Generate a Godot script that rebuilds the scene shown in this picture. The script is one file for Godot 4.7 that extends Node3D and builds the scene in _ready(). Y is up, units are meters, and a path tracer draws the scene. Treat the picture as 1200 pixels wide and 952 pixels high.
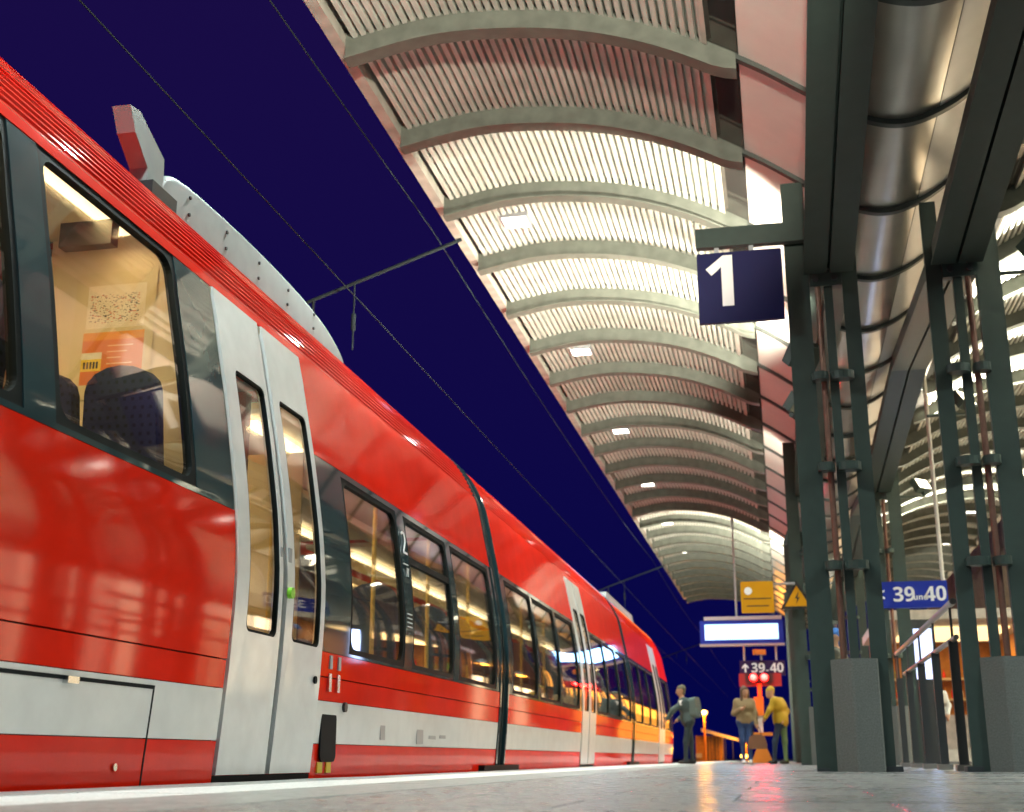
extends Node3D
# Platform at night: red railcar train on the left, arched canopy over the platform.
# x to the right, y up from the platform surface, d = distance along the track (world z = -d).

const MID := 1.39            # centre line of the platform (valley of the canopy)
var M := {}                  # materials
var used := {}
var rng := RandomNumberGenerator.new()

# ------------------------------------------------------------------ helpers
func P(x: float, y: float, d: float) -> Vector3:
	return Vector3(x, y, -d)

func numbered(n: String) -> String:
	if not used.has(n):
		used[n] = 0
		return n
	used[n] += 1
	return "%s_%03d" % [n, used[n]]

func thing(called: String, label: String, category: String, at := Vector3.ZERO, group := "") -> Node3D:
	var o := Node3D.new()
	o.name = numbered(called)
	add_child(o)
	o.position = at
	o.set_meta("label", label)
	o.set_meta("category", category)
	if group != "":
		o.set_meta("group", group)
	return o

func new_st() -> SurfaceTool:
	var st := SurfaceTool.new()
	st.begin(Mesh.PRIMITIVE_TRIANGLES)
	st.set_smooth_group(-1)
	return st

func mesh_of(st: SurfaceTool) -> ArrayMesh:
	st.generate_normals()
	return st.commit()

func put(called: String, st: SurfaceTool, m: Material, parent: Node, label := "") -> MeshInstance3D:
	return put_mesh(called, mesh_of(st), m, parent, label)

func put_mesh(called: String, mesh: Mesh, m: Material, parent: Node, label := "") -> MeshInstance3D:
	var o := MeshInstance3D.new()
	o.name = numbered(called) if parent == self else called
	o.mesh = mesh
	o.material_override = m
	o.cast_shadow = GeometryInstance3D.SHADOW_CASTING_SETTING_ON
	parent.add_child(o, true)
	if label != "":
		o.set_meta("label", label)
	return o

func structure(called: String, st: SurfaceTool, m: Material, label: String) -> MeshInstance3D:
	var o := put(called, st, m, self, label)
	o.set_meta("kind", "structure")
	return o

func tri(st: SurfaceTool, a: Vector3, b: Vector3, c: Vector3) -> void:
	st.add_vertex(a); st.add_vertex(c); st.add_vertex(b)

func quad(st: SurfaceTool, a: Vector3, b: Vector3, c: Vector3, d: Vector3) -> void:
	tri(st, a, b, c); tri(st, a, c, d)

func hexa(st: SurfaceTool, v: Array) -> void:   # 0-3 bottom ring ccw seen from above, 4-7 top ring
	quad(st, v[3], v[2], v[1], v[0]); quad(st, v[4], v[5], v[6], v[7])
	for i in 4:
		var j := (i + 1) % 4
		quad(st, v[i], v[j], v[j + 4], v[i + 4])

func box(st: SurfaceTool, x0: float, x1: float, y0: float, y1: float, d0: float, d1: float) -> void:
	hexa(st, [P(x0, y0, d0), P(x1, y0, d0), P(x1, y0, d1), P(x0, y0, d1), P(x0, y1, d0), P(x1, y1, d0), P(x1, y1, d1), P(x0, y1, d1)])

func obox(st: SurfaceTool, xf: Transform3D, s: Vector3) -> void:
	var h := s / 2
	var v := []
	for y in [-1, 1]:
		for c in [[-1, 1], [1, 1], [1, -1], [-1, -1]]:
			v.append(xf * Vector3(c[0] * h.x, y * h.y, c[1] * h.z))
	hexa(st, v)

func prism(st: SurfaceTool, poly: PackedVector2Array, xf: Transform3D, depth: float) -> void:   # polygon in xf's xy plane, along its +z
	if Geometry2D.is_polygon_clockwise(poly):
		poly.reverse()
	var n := poly.size()
	var idx := Geometry2D.triangulate_polygon(poly)
	var a := func(i: int, z: float) -> Vector3: return xf * Vector3(poly[i].x, poly[i].y, z)
	for t in range(0, idx.size(), 3):
		var p0 := poly[idx[t]]; var p1 := poly[idx[t + 1]]; var p2 := poly[idx[t + 2]]
		var q := [idx[t], idx[t + 1], idx[t + 2]]
		if (p1 - p0).cross(p2 - p0) < 0:
			q = [idx[t], idx[t + 2], idx[t + 1]]
		tri(st, a.call(q[0], depth), a.call(q[1], depth), a.call(q[2], depth))
		tri(st, a.call(q[0], 0.0), a.call(q[2], 0.0), a.call(q[1], 0.0))
	for i in n:
		var j := (i + 1) % n
		quad(st, a.call(i, 0.0), a.call(j, 0.0), a.call(j, depth), a.call(i, depth))

func rrect(w: float, h: float, r: float, k := 4) -> PackedVector2Array:
	var out := PackedVector2Array()
	for c in [[1, 1, 0.0], [-1, 1, 90.0], [-1, -1, 180.0], [1, -1, 270.0]]:
		for i in k + 1:
			var an := deg_to_rad(c[2] + 90.0 * i / k)
			out.append(Vector2(c[0] * (w / 2 - r) + cos(an) * r, c[1] * (h / 2 - r) + sin(an) * r))
	return out

func tube(st: SurfaceTool, pts: Array, rad, n := 8, smooth := true, cap := true) -> void:
	var rings := []
	var u := Vector3.ZERO
	for i in pts.size():
		var t: Vector3
		if i == 0: t = pts[1] - pts[0]
		elif i == pts.size() - 1: t = pts[i] - pts[i - 1]
		else: t = (pts[i + 1] - pts[i]).normalized() + (pts[i] - pts[i - 1]).normalized()
		t = t.normalized()
		if u == Vector3.ZERO:
			u = t.cross(Vector3.UP if absf(t.y) < 0.9 else Vector3.RIGHT).normalized()
		else:
			u = (u - t * u.dot(t)).normalized()
		var w := t.cross(u)
		var r: float = rad[i] if rad is Array else rad
		var ring := []
		for k in n:
			var an := TAU * k / n
			ring.append(pts[i] + (u * cos(an) + w * sin(an)) * r)
		rings.append(ring)
	st.set_smooth_group(1 if smooth else -1)
	for i in rings.size() - 1:
		for k in n:
			var j := (k + 1) % n
			quad(st, rings[i][k], rings[i][j], rings[i + 1][j], rings[i + 1][k])
	st.set_smooth_group(-1)
	if cap:
		for k in range(1, n - 1):
			tri(st, rings[0][0], rings[0][k + 1], rings[0][k])
			var L = rings[-1]
			tri(st, L[0], L[k], L[k + 1])

func ball(st: SurfaceTool, c: Vector3, r: Vector3, nu := 10, nv := 7) -> void:
	st.set_smooth_group(2)
	var f := func(i: int, j: int) -> Vector3:
		var a := TAU * (i % nu) / nu; var b := PI * j / nv
		return c + Vector3(cos(a) * sin(b) * r.x, cos(b) * r.y, sin(a) * sin(b) * r.z)
	for j in nv:
		for i in nu:
			quad(st, f.call(i, j + 1), f.call(i, j), f.call(i + 1, j), f.call(i + 1, j + 1))
	st.set_smooth_group(-1)

# ------------------------------------------------------------------ materials
func lin(r: float, g: float, b: float) -> Color:
	return Color(r, g, b).linear_to_srgb()

func noise_tex(freq: float, lo: float, hi: float, size := 512, octaves := 4, normal := false, seedv := 1, bump := 4.0) -> NoiseTexture2D:
	var n := FastNoiseLite.new()
	n.seed = seedv
	n.frequency = freq
	n.fractal_octaves = octaves
	var t := NoiseTexture2D.new()
	t.width = size; t.height = size
	t.seamless = true
	t.noise = n
	if normal:
		t.as_normal_map = true
		t.bump_strength = bump
	else:
		var g := Gradient.new()
		g.set_color(0, Color(lo, lo, lo)); g.set_color(1, Color(hi, hi, hi))
		t.color_ramp = g
	return t

func mat(called: String, c: Color, rough: float, metal := 0.0, spec := 0.5) -> StandardMaterial3D:
	var m := StandardMaterial3D.new()
	m.resource_name = called
	m.albedo_color = c
	m.roughness = rough
	m.metallic = metal
	m.metallic_specular = spec
	M[called] = m
	return m

func coat(m: StandardMaterial3D, k := 1.0, r := 0.05) -> StandardMaterial3D:
	m.clearcoat_enabled = true
	m.clearcoat = k
	m.clearcoat_roughness = r
	return m

func worn(m: StandardMaterial3D, alb: Texture2D, rgh: Texture2D, scale := 1.0, nrm: Texture2D = null, ns := 0.3) -> StandardMaterial3D:
	if alb: m.albedo_texture = alb
	if rgh:
		m.roughness_texture = rgh
		m.roughness_texture_channel = BaseMaterial3D.TEXTURE_CHANNEL_RED
	if nrm:
		m.normal_enabled = true
		m.normal_texture = nrm
		m.normal_scale = ns
	m.uv1_triplanar = true
	m.uv1_world_triplanar = true
	m.uv1_scale = Vector3(scale, scale, scale)
	return m

func glow(called: String, c: Color, e: float) -> StandardMaterial3D:
	var m := mat(called, Color(0.8, 0.8, 0.8), 0.5)
	m.emission_enabled = true
	m.emission = c
	m.emission_energy_multiplier = e
	return m

func pane(called: String, c: Color, alpha: float, spec := 0.6) -> StandardMaterial3D:
	var m := mat(called, Color(c.r, c.g, c.b, alpha), 0.02, 0.0, spec)
	m.transparency = BaseMaterial3D.TRANSPARENCY_ALPHA
	return m

func make_materials() -> void:
	var mottled := noise_tex(0.012, 0.80, 1.0, 512, 5, false, 3)
	var fine := noise_tex(0.06, 0.72, 1.0, 512, 4, false, 5)
	var rough_v := noise_tex(0.02, 0.55, 1.0, 512, 5, false, 8)
	var grain_n := noise_tex(0.25, 0, 1, 512, 3, true, 9, 3.0)
	var subtle := noise_tex(0.012, 0.93, 1.0, 512, 5, false, 12)
	var red := worn(mat("train_red", lin(0.82, 0.018, 0.004), 0.6, 0.0, 0.05), subtle, null, 0.35)
	coat(red, 0.5, 0.06)
	coat(worn(mat("train_white", lin(0.80, 0.82, 0.81), 0.36), subtle, null, 0.5), 0.7, 0.10)
	coat(worn(mat("door_white", lin(0.80, 0.82, 0.82), 0.38), subtle, null, 0.6), 0.6, 0.10)
	coat(worn(mat("train_slate", lin(0.022, 0.052, 0.062), 0.6, 0.0, 0.12), subtle, null, 0.5), 0.9, 0.04)
	mat("rubber", lin(0.010, 0.014, 0.016), 0.55, 0.0, 0.15)
	mat("underframe", lin(0.02, 0.02, 0.022), 0.8)
	worn(mat("bellows", lin(0.03, 0.05, 0.052), 0.6), fine, null, 1.0)
	worn(mat("roof_grey", lin(0.30, 0.345, 0.345), 0.55), subtle, null, 0.6)
	pane("window_glass", Color(0.02, 0.03, 0.03), 0.06, 0.5)
	mat("cream", lin(0.66, 0.55, 0.34), 0.6)
	mat("cream_light", lin(0.74, 0.66, 0.48), 0.55)
	mat("yellow_rail", lin(0.75, 0.52, 0.12), 0.35)
	mat("carpet", lin(0.06, 0.065, 0.08), 0.9)
	mat("interior_dark_red", lin(0.16, 0.012, 0.015), 0.5)
	mat("night_window", lin(0.008, 0.009, 0.014), 0.08)
	mat("chrome", lin(0.6, 0.6, 0.58), 0.25, 1.0)
	mat("button_green", lin(0.25, 0.65, 0.04), 0.4)
	mat("label_yellow", lin(0.75, 0.55, 0.03), 0.5)
	mat("print_white", lin(0.8, 0.8, 0.8), 0.5)
	glow("train_lamp", Color(1.0, 0.90, 0.70), 3.0)
	# canopy
	worn(mat("sheet", lin(0.58, 0.585, 0.53), 0.75, 0.0, 0.2), mottled, null, 0.25)
	worn(mat("rib_paint", lin(0.135, 0.148, 0.128), 0.5, 0.0, 0.3), mottled, null, 0.5)
	worn(mat("strap_paint", lin(0.055, 0.065, 0.06), 0.5), mottled, null, 0.5)
	worn(mat("fascia", lin(0.55, 0.52, 0.46), 0.5), mottled, null, 0.4)
	worn(mat("white_panel", lin(0.74, 0.70, 0.66), 0.28), subtle, null, 0.3)
	worn(mat("belly_metal", lin(0.56, 0.53, 0.48), 0.30, 0.9), subtle, null, 0.3)
	mat("dark_glass", lin(0.16, 0.15, 0.14), 0.08, 0.8, 0.5)
	worn(mat("roof_deck", lin(0.25, 0.25, 0.25), 0.8), mottled, null, 0.3)
	glow("downlight_glow", Color(1.0, 0.98, 0.92), 14.0)
	glow("flood_glow", Color(1.0, 0.94, 0.80), 8.0)
	# steel columns
	worn(mat("steel_green", lin(0.036, 0.056, 0.050), 0.45, 0.0, 0.35), subtle, null, 0.8)
	worn(mat("pipe_brown", lin(0.24, 0.13, 0.095), 0.35, 0.5), mottled, null, 1.0)
	worn(mat("base_block", lin(0.15, 0.165, 0.155), 0.75), fine, null, 1.6, grain_n, 0.5)
	mat("stainless", lin(0.55, 0.53, 0.5), 0.28, 1.0)
	mat("dark_steel", lin(0.02, 0.025, 0.028), 0.45)
	# ground
	var pav := worn(mat("paving", lin(0.22, 0.22, 0.22), 0.50), fine, rough_v, 0.9, grain_n, 0.4)
	var pav2 := worn(mat("paving_dark", lin(0.19, 0.19, 0.19), 0.46), fine, rough_v, 0.8, grain_n, 0.4)
	pav.roughness = 0.38; pav2.roughness = 0.34
	worn(mat("edge_slab", lin(0.32, 0.33, 0.32), 0.45), fine, rough_v, 0.7, grain_n, 0.25)
	worn(mat("line_white", lin(0.86, 0.86, 0.84), 0.5), fine, rough_v, 1.3, grain_n, 0.25)
	worn(mat("joint", lin(0.05, 0.05, 0.05), 0.9), fine, null, 2.0)
	worn(mat("ballast", lin(0.06, 0.055, 0.05), 0.95), fine, null, 2.0, grain_n, 1.0)
	worn(mat("terrain", lin(0.03, 0.03, 0.03), 0.95), fine, null, 0.3)
	# signs
	mat("sign_blue", lin(0.006, 0.006, 0.055), 0.5, 0.0, 0.3)
	mat("sign_blue_bright", lin(0.010, 0.025, 0.26), 0.5, 0.0, 0.3)
	mat("sign_purple", lin(0.03, 0.012, 0.06), 0.5, 0.0, 0.3)
	mat("sign_yellow", lin(0.52, 0.25, 0.005), 0.5, 0.0, 0.3)
	mat("lamp_board_dark", lin(0.10, 0.02, 0.02), 0.5)
	mat("black", lin(0.01, 0.01, 0.01), 0.5)
	mat("orange_paint", lin(0.50, 0.17, 0.01), 0.5)
	mat("grey_case", lin(0.3, 0.32, 0.34), 0.4)
	glow("screen_glow", Color(0.45, 0.80, 1.0), 1.7)
	glow("red_lamp", Color(1.0, 0.03, 0.02), 14.0)
	glow("lamp_yellow", Color(1.0, 0.75, 0.25), 9.0)
	glow("shop_light", Color(1.0, 0.84, 0.58), 2.0)
	glow("hall_light", Color(1.0, 0.66, 0.24), 2.6)
	glow("advert_glow", Color(0.72, 0.80, 1.0), 1.6)
	# buildings
	worn(mat("facade_beige", lin(0.52, 0.42, 0.28), 0.7), mottled, null, 0.4)
	worn(mat("facade_dark", lin(0.16, 0.11, 0.07), 0.7), mottled, null, 0.4)
	worn(mat("shop_orange", lin(0.62, 0.28, 0.05), 0.6), mottled, null, 0.6)
	worn(mat("wall_white", lin(0.65, 0.62, 0.55), 0.6), mottled, null, 0.6)
	mat("wire", lin(0.03, 0.04, 0.045), 0.8, 0.0, 0.2)

# ------------------------------------------------------------------ curves
func table(tab: Array, x: float) -> float:    # Catmull-Rom through [x, y] pairs
	var n := tab.size()
	if x <= tab[0][0]: return tab[0][1]
	if x >= tab[n - 1][0]: return tab[n - 1][1]
	var i := 0
	while tab[i + 1][0] < x: i += 1
	var a = tab[maxi(i - 1, 0)]; var b = tab[i]; var c = tab[i + 1]; var d = tab[mini(i + 2, n - 1)]
	var h: float = c[0] - b[0]
	var t: float = (x - b[0]) / h
	var m0: float = (c[1] - a[1]) / (c[0] - a[0]) * h
	var m1: float = (d[1] - b[1]) / (d[0] - b[0]) * h
	var t2 := t * t; var t3 := t2 * t
	return (2 * t3 - 3 * t2 + 1) * b[1] + (t3 - 2 * t2 + t) * m0 + (-2 * t3 + 3 * t2) * c[1] + (t3 - t2) * m1

var SIDE := [[-0.45, -3.085], [-0.3, -3.07], [0.0, -3.058], [0.2, -3.043], [0.52, -3.018], [0.9, -3.0], [1.2, -2.996], [1.4, -3.010], [1.63, -3.034], [2.12, -3.114], [2.5, -3.19], [2.9, -3.275], [3.08, -3.345], [3.29, -3.46], [3.48, -3.62], [3.64, -3.84], [3.74, -4.12], [3.78, -4.46]]
var ROOF := [[-0.42, 5.945], [0.0, 5.82], [0.42, 5.945], [0.85, 6.25], [1.34, 6.60], [2.13, 7.06], [2.89, 7.35], [3.69, 7.50], [4.54, 7.53], [5.48, 7.37], [5.7, 7.31]]

func canopy_y(x: float) -> float:
	return table(ROOF, absf(x - MID))

func S(d: float, y: float, off := 0.0) -> Vector3:    # a point of the train's side
	var x := table(SIDE, y) + off
	var yy := y
	if d > 35.5:
		var t := (d - 35.5) / 3.6
		x = -4.46 + (x + 4.46) * (1.0 - 0.34 * t * t)
		if y > 2.0: yy = 2.0 + (y - 2.0) * (1.0 - 0.45 * t * t)
	return Vector3(x, yy, -d)

func skin(st: SurfaceTool, y0: float, y1: float, d0: float, d1: float, off := 0.0, thick := 0.03, step := 0.06, mirror := false) -> void:
	var ny := maxi(1, ceili((y1 - y0) / step))
	var nd := 1 if d1 < 35.5 else maxi(1, ceili((d1 - d0) / 0.5))
	var f := func(i: int, j: int, o: float) -> Vector3:
		var v := S(d0 + (d1 - d0) * j / nd, y0 + (y1 - y0) * i / ny, off - o)
		if mirror: v.x = -8.92 - v.x
		return v
	st.set_smooth_group(1)
	for i in ny:
		for j in nd:
			quad(st, f.call(i, j, 0), f.call(i, j + 1, 0), f.call(i + 1, j + 1, 0), f.call(i + 1, j, 0))
	st.set_smooth_group(-1)
	if thick > 0:
		for j in nd:
			quad(st, f.call(0, j, thick), f.call(0, j + 1, thick), f.call(0, j + 1, 0), f.call(0, j, 0))
			quad(st, f.call(ny, j, 0), f.call(ny, j + 1, 0), f.call(ny, j + 1, thick), f.call(ny, j, thick))
		for i in ny:
			quad(st, f.call(i, 0, thick), f.call(i, 0, 0), f.call(i + 1, 0, 0), f.call(i + 1, 0, thick))
			quad(st, f.call(i, nd, 0), f.call(i, nd, thick), f.call(i + 1, nd, thick), f.call(i + 1, nd, 0))

# ring between an outer rectangle and an inner rounded rectangle, on the train's side
func ring(st: SurfaceTool, o: Array, n: Array, r: float, off: float, thick: float) -> void:   # [d0, d1, y0, y1]
	var inner := []; var outer := []
	var corner := [[n[1], n[3], o[1], o[3], 1, 1], [n[0], n[3], o[0], o[3], -1, 1], [n[0], n[2], o[0], o[2], -1, -1], [n[1], n[2], o[1], o[2], 1, -1]]
	for c in 4:
		var q = corner[c]
		var cc := Vector2(q[0] - q[4] * r, q[1] - q[5] * r)
		var a0 := 90.0 * c
		var first: Vector2; var last: Vector2
		for j in 7:
			var an := deg_to_rad(a0 + 15.0 * j)
			var p := cc + Vector2(cos(an), sin(an)) * r
			inner.append(p)
			if c % 2 == 0:
				outer.append(Vector2(q[2], lerpf(cc.y, q[3], j / 3.0)) if j <= 3 else Vector2(lerpf(q[2], cc.x, (j - 3) / 3.0), q[3]))
			else:
				outer.append(Vector2(lerpf(cc.x, q[2], j / 3.0), q[3]) if j <= 3 else Vector2(q[2], lerpf(q[3], cc.y, (j - 3) / 3.0)))
		var nx = corner[(c + 1) % 4]
		var c2 := Vector2(nx[0] - nx[4] * r, nx[1] - nx[5] * r)
		var k := 2 if c % 2 == 0 else 12
		for j in range(1, k):
			var t := float(j) / k
			if c % 2 == 0:
				inner.append(Vector2(lerpf(cc.x, c2.x, t), q[1])); outer.append(Vector2(lerpf(cc.x, c2.x, t), q[3]))
			else:
				inner.append(Vector2(q[0], lerpf(cc.y, c2.y, t))); outer.append(Vector2(q[2], lerpf(cc.y, c2.y, t)))
	var L := inner.size()
	st.set_smooth_group(1)
	for i in L:
		var j := (i + 1) % L
		quad(st, S(inner[i].x, inner[i].y, off), S(outer[i].x, outer[i].y, off), S(outer[j].x, outer[j].y, off), S(inner[j].x, inner[j].y, off))
	st.set_smooth_group(-1)
	for i in L:
		var j := (i + 1) % L
		quad(st, S(inner[i].x, inner[i].y, off), S(inner[j].x, inner[j].y, off), S(inner[j].x, inner[j].y, off - thick), S(inner[i].x, inner[i].y, off - thick))
		quad(st, S(outer[j].x, outer[j].y, off), S(outer[i].x, outer[i].y, off), S(outer[i].x, outer[i].y, off - thick), S(outer[j].x, outer[j].y, off - thick))

func text(s: String, height: float, m: Material, parent: Node, at: Vector3, turn_y := 0.0, called := "lettering", bold := true) -> MeshInstance3D:
	var t := TextMesh.new()
	var f := SystemFont.new()
	f.font_names = PackedStringArray(["Droid Sans"])
	f.font_weight = 700 if bold else 400
	t.font = f
	t.font_size = 64
	t.text = s
	t.depth = 0.004
	t.pixel_size = height / 46.0
	t.curve_step = 1.0
	var o := put_mesh(called, t, m, parent)
	o.position = at
	o.rotation.y = turn_y
	return o

# ------------------------------------------------------------------ the train
func train_window(T: Node3D, d0: float, d1: float, y0: float, y1: float, transom := false) -> void:
	var st := new_st()
	ring(st, [d0 - 0.04, d1 + 0.04, y0 - 0.04, y1 + 0.04], [d0, d1, y0, y1], 0.09, -0.004, 0.05)
	var w := put("window", st, M.rubber, T)
	st = new_st()
	for lay in [0.022, 0.029, 0.046]:      # outer and inner sheet of the double glazing
		skin(st, y0 - 0.01, y1 + 0.01, d0 - 0.01, d1 + 0.01, -lay, 0.0, 0.03)
	put("pane", st, M.window_glass, w)
	if transom:
		st = new_st()
		skin(st, y1 - 0.37, y1 - 0.31, d0, d1, -0.006, 0.04)
		put("transom", st, M.rubber, w)

func band(T: Node3D, d0: float, d1: float, y0: float, y1: float, wins: Array, w0: float, w1: float) -> void:
	var parts := [[y0, w0 - 0.04, d0, d1], [w1 + 0.04, y1, d0, d1]]
	var last := d0
	for w in wins:
		if w[0] - 0.04 > last + 0.01:
			parts.append([w0 - 0.04, w1 + 0.04, last, w[0] - 0.04])
		last = w[1] + 0.04
	if d1 > last + 0.01:
		parts.append([w0 - 0.04, w1 + 0.04, last, d1])
	for p in parts:
		var st := new_st()
		skin(st, p[0], p[1], p[2] + (0.003 if p[2] > d0 else 0.0), p[3] - (0.003 if p[3] < d1 else 0.0), 0.0, 0.03)
		put("window_band_panel", st, M.train_slate, T)
	for w in wins:
		train_window(T, w[0], w[1], w0, w1, w.size() > 2)

func door(T: Node3D, d0: float, d1: float, y1: float, near: bool) -> void:
	var mid := (d0 + d1) / 2
	for k in 2:
		var a := d0 + 0.012 if k == 0 else mid + 0.035
		var b := mid - 0.035 if k == 0 else d1 - 0.012
		var wa := a + (0.17 if k == 0 else 0.12)
		var wb := b - (0.055 if k == 0 else 0.07)
		var st := new_st()
		ring(st, [a, b, 0.035, y1], [wa, wb, 0.83, 2.42], 0.05, 0.012, 0.05)
		var leaf := put("door_leaf", st, M.door_white, T)
		st = new_st()
		ring(st, [wa - 0.001, wb + 0.001, 0.829, 2.421], [wa + 0.014, wb - 0.014, 0.846, 2.404], 0.045, 0.008, 0.03)
		put("door_window_seal", st, M.rubber, leaf)
		st = new_st()
		for lay in [0.006, 0.013, 0.026]:
			skin(st, 0.835, 2.415, wa + 0.006, wb - 0.006, -lay, 0.0, 0.03)
		put("door_pane", st, M.window_glass, leaf)
		if near and k == 1:
			st = new_st()
			var c := S(mid + 0.06, 1.12, 0.012)
			tube(st, [c, c + Vector3(0.03, 0, 0)], 0.035, 14, false)
			put("door_button", st, M.button_green, leaf, "round green door button")
			st = new_st()
			c = S(mid + 0.075, 1.36, 0.012)
			obox(st, Transform3D(Basis(), c), Vector3(0.01, 0.09, 0.05))
			put("door_notice", st, M.grey_case, leaf)
			st = new_st()
			c = S(b - 0.1, 0.62, 0.012)
			tube(st, [c, c + Vector3(0.012, 0, 0)], 0.025, 12, false)
			put("door_lock", st, M.rubber, leaf)
		if near and k == 0:
			st = new_st()
			var c2 := S(b - 0.03, 1.36, 0.013)
			obox(st, Transform3D(Basis(), c2), Vector3(0.004, 0.06, 0.03))
			put("door_notice", st, M.grey_case, leaf)
	var s2 := new_st()
	skin(s2, 0.035, y1, mid - 0.03, mid + 0.03, -0.012, 0.04)
	put("door_rubber", s2, M.train_slate, T)
	s2 = new_st()
	skin(s2, -0.02, 0.03, d0, d1, 0.0, 0.06)
	put("door_sill", s2, M.rubber, T)

func seat(T: Node3D, x: float, fl: float, d: float, facing: int) -> void:
	var st := new_st()
	var prof := PackedVector2Array()
	for i in 9:       # rounded back outline (x, y)
		var an := PI * i / 8
		prof.append(Vector2(0.21 * cos(an), 0.62 + 0.14 * sin(an)))
	prof.append(Vector2(-0.23, 0.0)); prof.append(Vector2(0.23, 0.0))
	var tilt := Basis(Vector3.RIGHT, 0.12 * facing)
	prism(st, prof, Transform3D(tilt, P(x, fl + 0.42, d)), 0.09)
	var s := put("seat", st, M.seat_blue, T)
	st = new_st()
	box(st, x - 0.22, x + 0.22, fl + 0.34, fl + 0.45, d - 0.02 if facing < 0 else d - 0.46, d + 0.46 if facing < 0 else d + 0.02)
	put("seat_cushion", st, M.seat_blue, s)
	st = new_st()
	box(st, x - 0.05, x + 0.05, fl, fl + 0.34, d - 0.05, d + 0.05)
	put("seat_leg", st, M.dark_steel, s)

func poster_texture() -> ImageTexture:
	var im := Image.create(128, 192, false, Image.FORMAT_RGB8)
	im.fill(Color(0.86, 0.82, 0.68))
	im.fill_rect(Rect2i(20, 20, 92, 66), Color(0.93, 0.91, 0.84))
	var r := RandomNumberGenerator.new(); r.seed = 5
	for i in 260:
		var c := Color(0.3, 0.3, 0.35) if r.randf() < 0.7 else Color(0.75, 0.2, 0.15)
		im.fill_rect(Rect2i(24 + r.randi() % 80, 34 + r.randi() % 44, 1 + r.randi() % 3, 1), c)
	im.fill_rect(Rect2i(18, 92, 96, 78), Color(0.88, 0.48, 0.12))
	im.fill_rect(Rect2i(18, 92, 96, 12), Color(0.93, 0.62, 0.14))
	im.fill_rect(Rect2i(18, 122, 32, 28), Color(0.96, 0.84, 0.25))
	im.fill_rect(Rect2i(18, 122, 32, 10), Color(0.93, 0.93, 0.88))
	for i in 5:
		im.fill_rect(Rect2i(22 + i * 5, 136, 3, 10), Color(0.1, 0.1, 0.1))
	for i in 5:
		im.fill_rect(Rect2i(58, 112 + i * 9, 40 - (i % 3) * 9, 2), Color(0.98, 0.85, 0.7))
	return ImageTexture.create_from_image(im)

func seat_texture() -> ImageTexture:
	var im := Image.create(128, 128, false, Image.FORMAT_RGB8)
	im.fill(Color(0.16, 0.19, 0.36))
	for j in 8:
		for i in 8:
			im.fill_rect(Rect2i(i * 16 + 5 + (j % 2) * 4, j * 16 + 5, 6, 6), Color(0.08, 0.09, 0.20))
	return ImageTexture.create_from_image(im)

func interior(T: Node3D, d0: float, d1: float, fl: float, ceil_y: float) -> void:
	var st := new_st()
	box(st, -5.80, -3.09, fl - 0.08, fl, d0, d1)
	put("floor", st, M.carpet, T)
	st = new_st()
	box(st, -5.50, table(SIDE, ceil_y + 0.05) - 0.04, ceil_y, ceil_y + 0.05, d0, d1)
	put("ceiling", st, M.cream_light, T)
	st = new_st()   # far wall with dark windows in it
	box(st, -5.78, -5.72, fl, ceil_y, d0, d1)
	put("far_wall", st, M.cream, T)
	var d := d0 + 0.35
	while d + 1.2 < d1:
		st = new_st()
		box(st, -5.718, -5.70, fl + 0.55, ceil_y - 0.45, d, d + 1.25)
		put("far_window", st, M.night_window, T)
		d += 1.55
	st = new_st()   # luggage shelf
	box(st, -4.42, -4.22, ceil_y - 0.10, ceil_y - 0.03, d0 + 0.2, d1 - 0.2)
	put("ceiling_duct", st, M.cream_light, T)
	st = new_st()
	box(st, -5.70, -5.3, ceil_y - 0.3, ceil_y - 0.27, d0 + 0.2, d1 - 0.2)
	put("luggage_shelf", st, M.cream_light, T)
	for x in [-3.69, -4.98]:
		st = new_st()
		box(st, x - 0.05, x + 0.05, ceil_y - 0.075, ceil_y - 0.04, d0 + 0.15, d1 - 0.15)
		put("light_strip", st, M.train_lamp, T)
		var l := AreaLight3D.new()
		l.name = "strip_light"
		l.area_size = Vector2(0.10, d1 - d0 - 0.3)
		l.light_energy = 0.40 * (d1 - d0) * KI
		l.light_color = Color(1.0, 0.86, 0.58)
		l.area_range = 20.0
		l.shadow_enabled = true
		T.add_child(l, true)
		l.position = P(x, ceil_y - 0.085, (d0 + d1) / 2)
		l.rotation.x = -PI / 2

func grab_pole(T: Node3D, x: float, d: float, y0: float, y1: float) -> void:
	var st := new_st()
	tube(st, [P(x, y0, d), P(x, y1, d)], 0.02, 8)
	put("grab_pole", st, M.yellow_rail, T)

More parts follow.
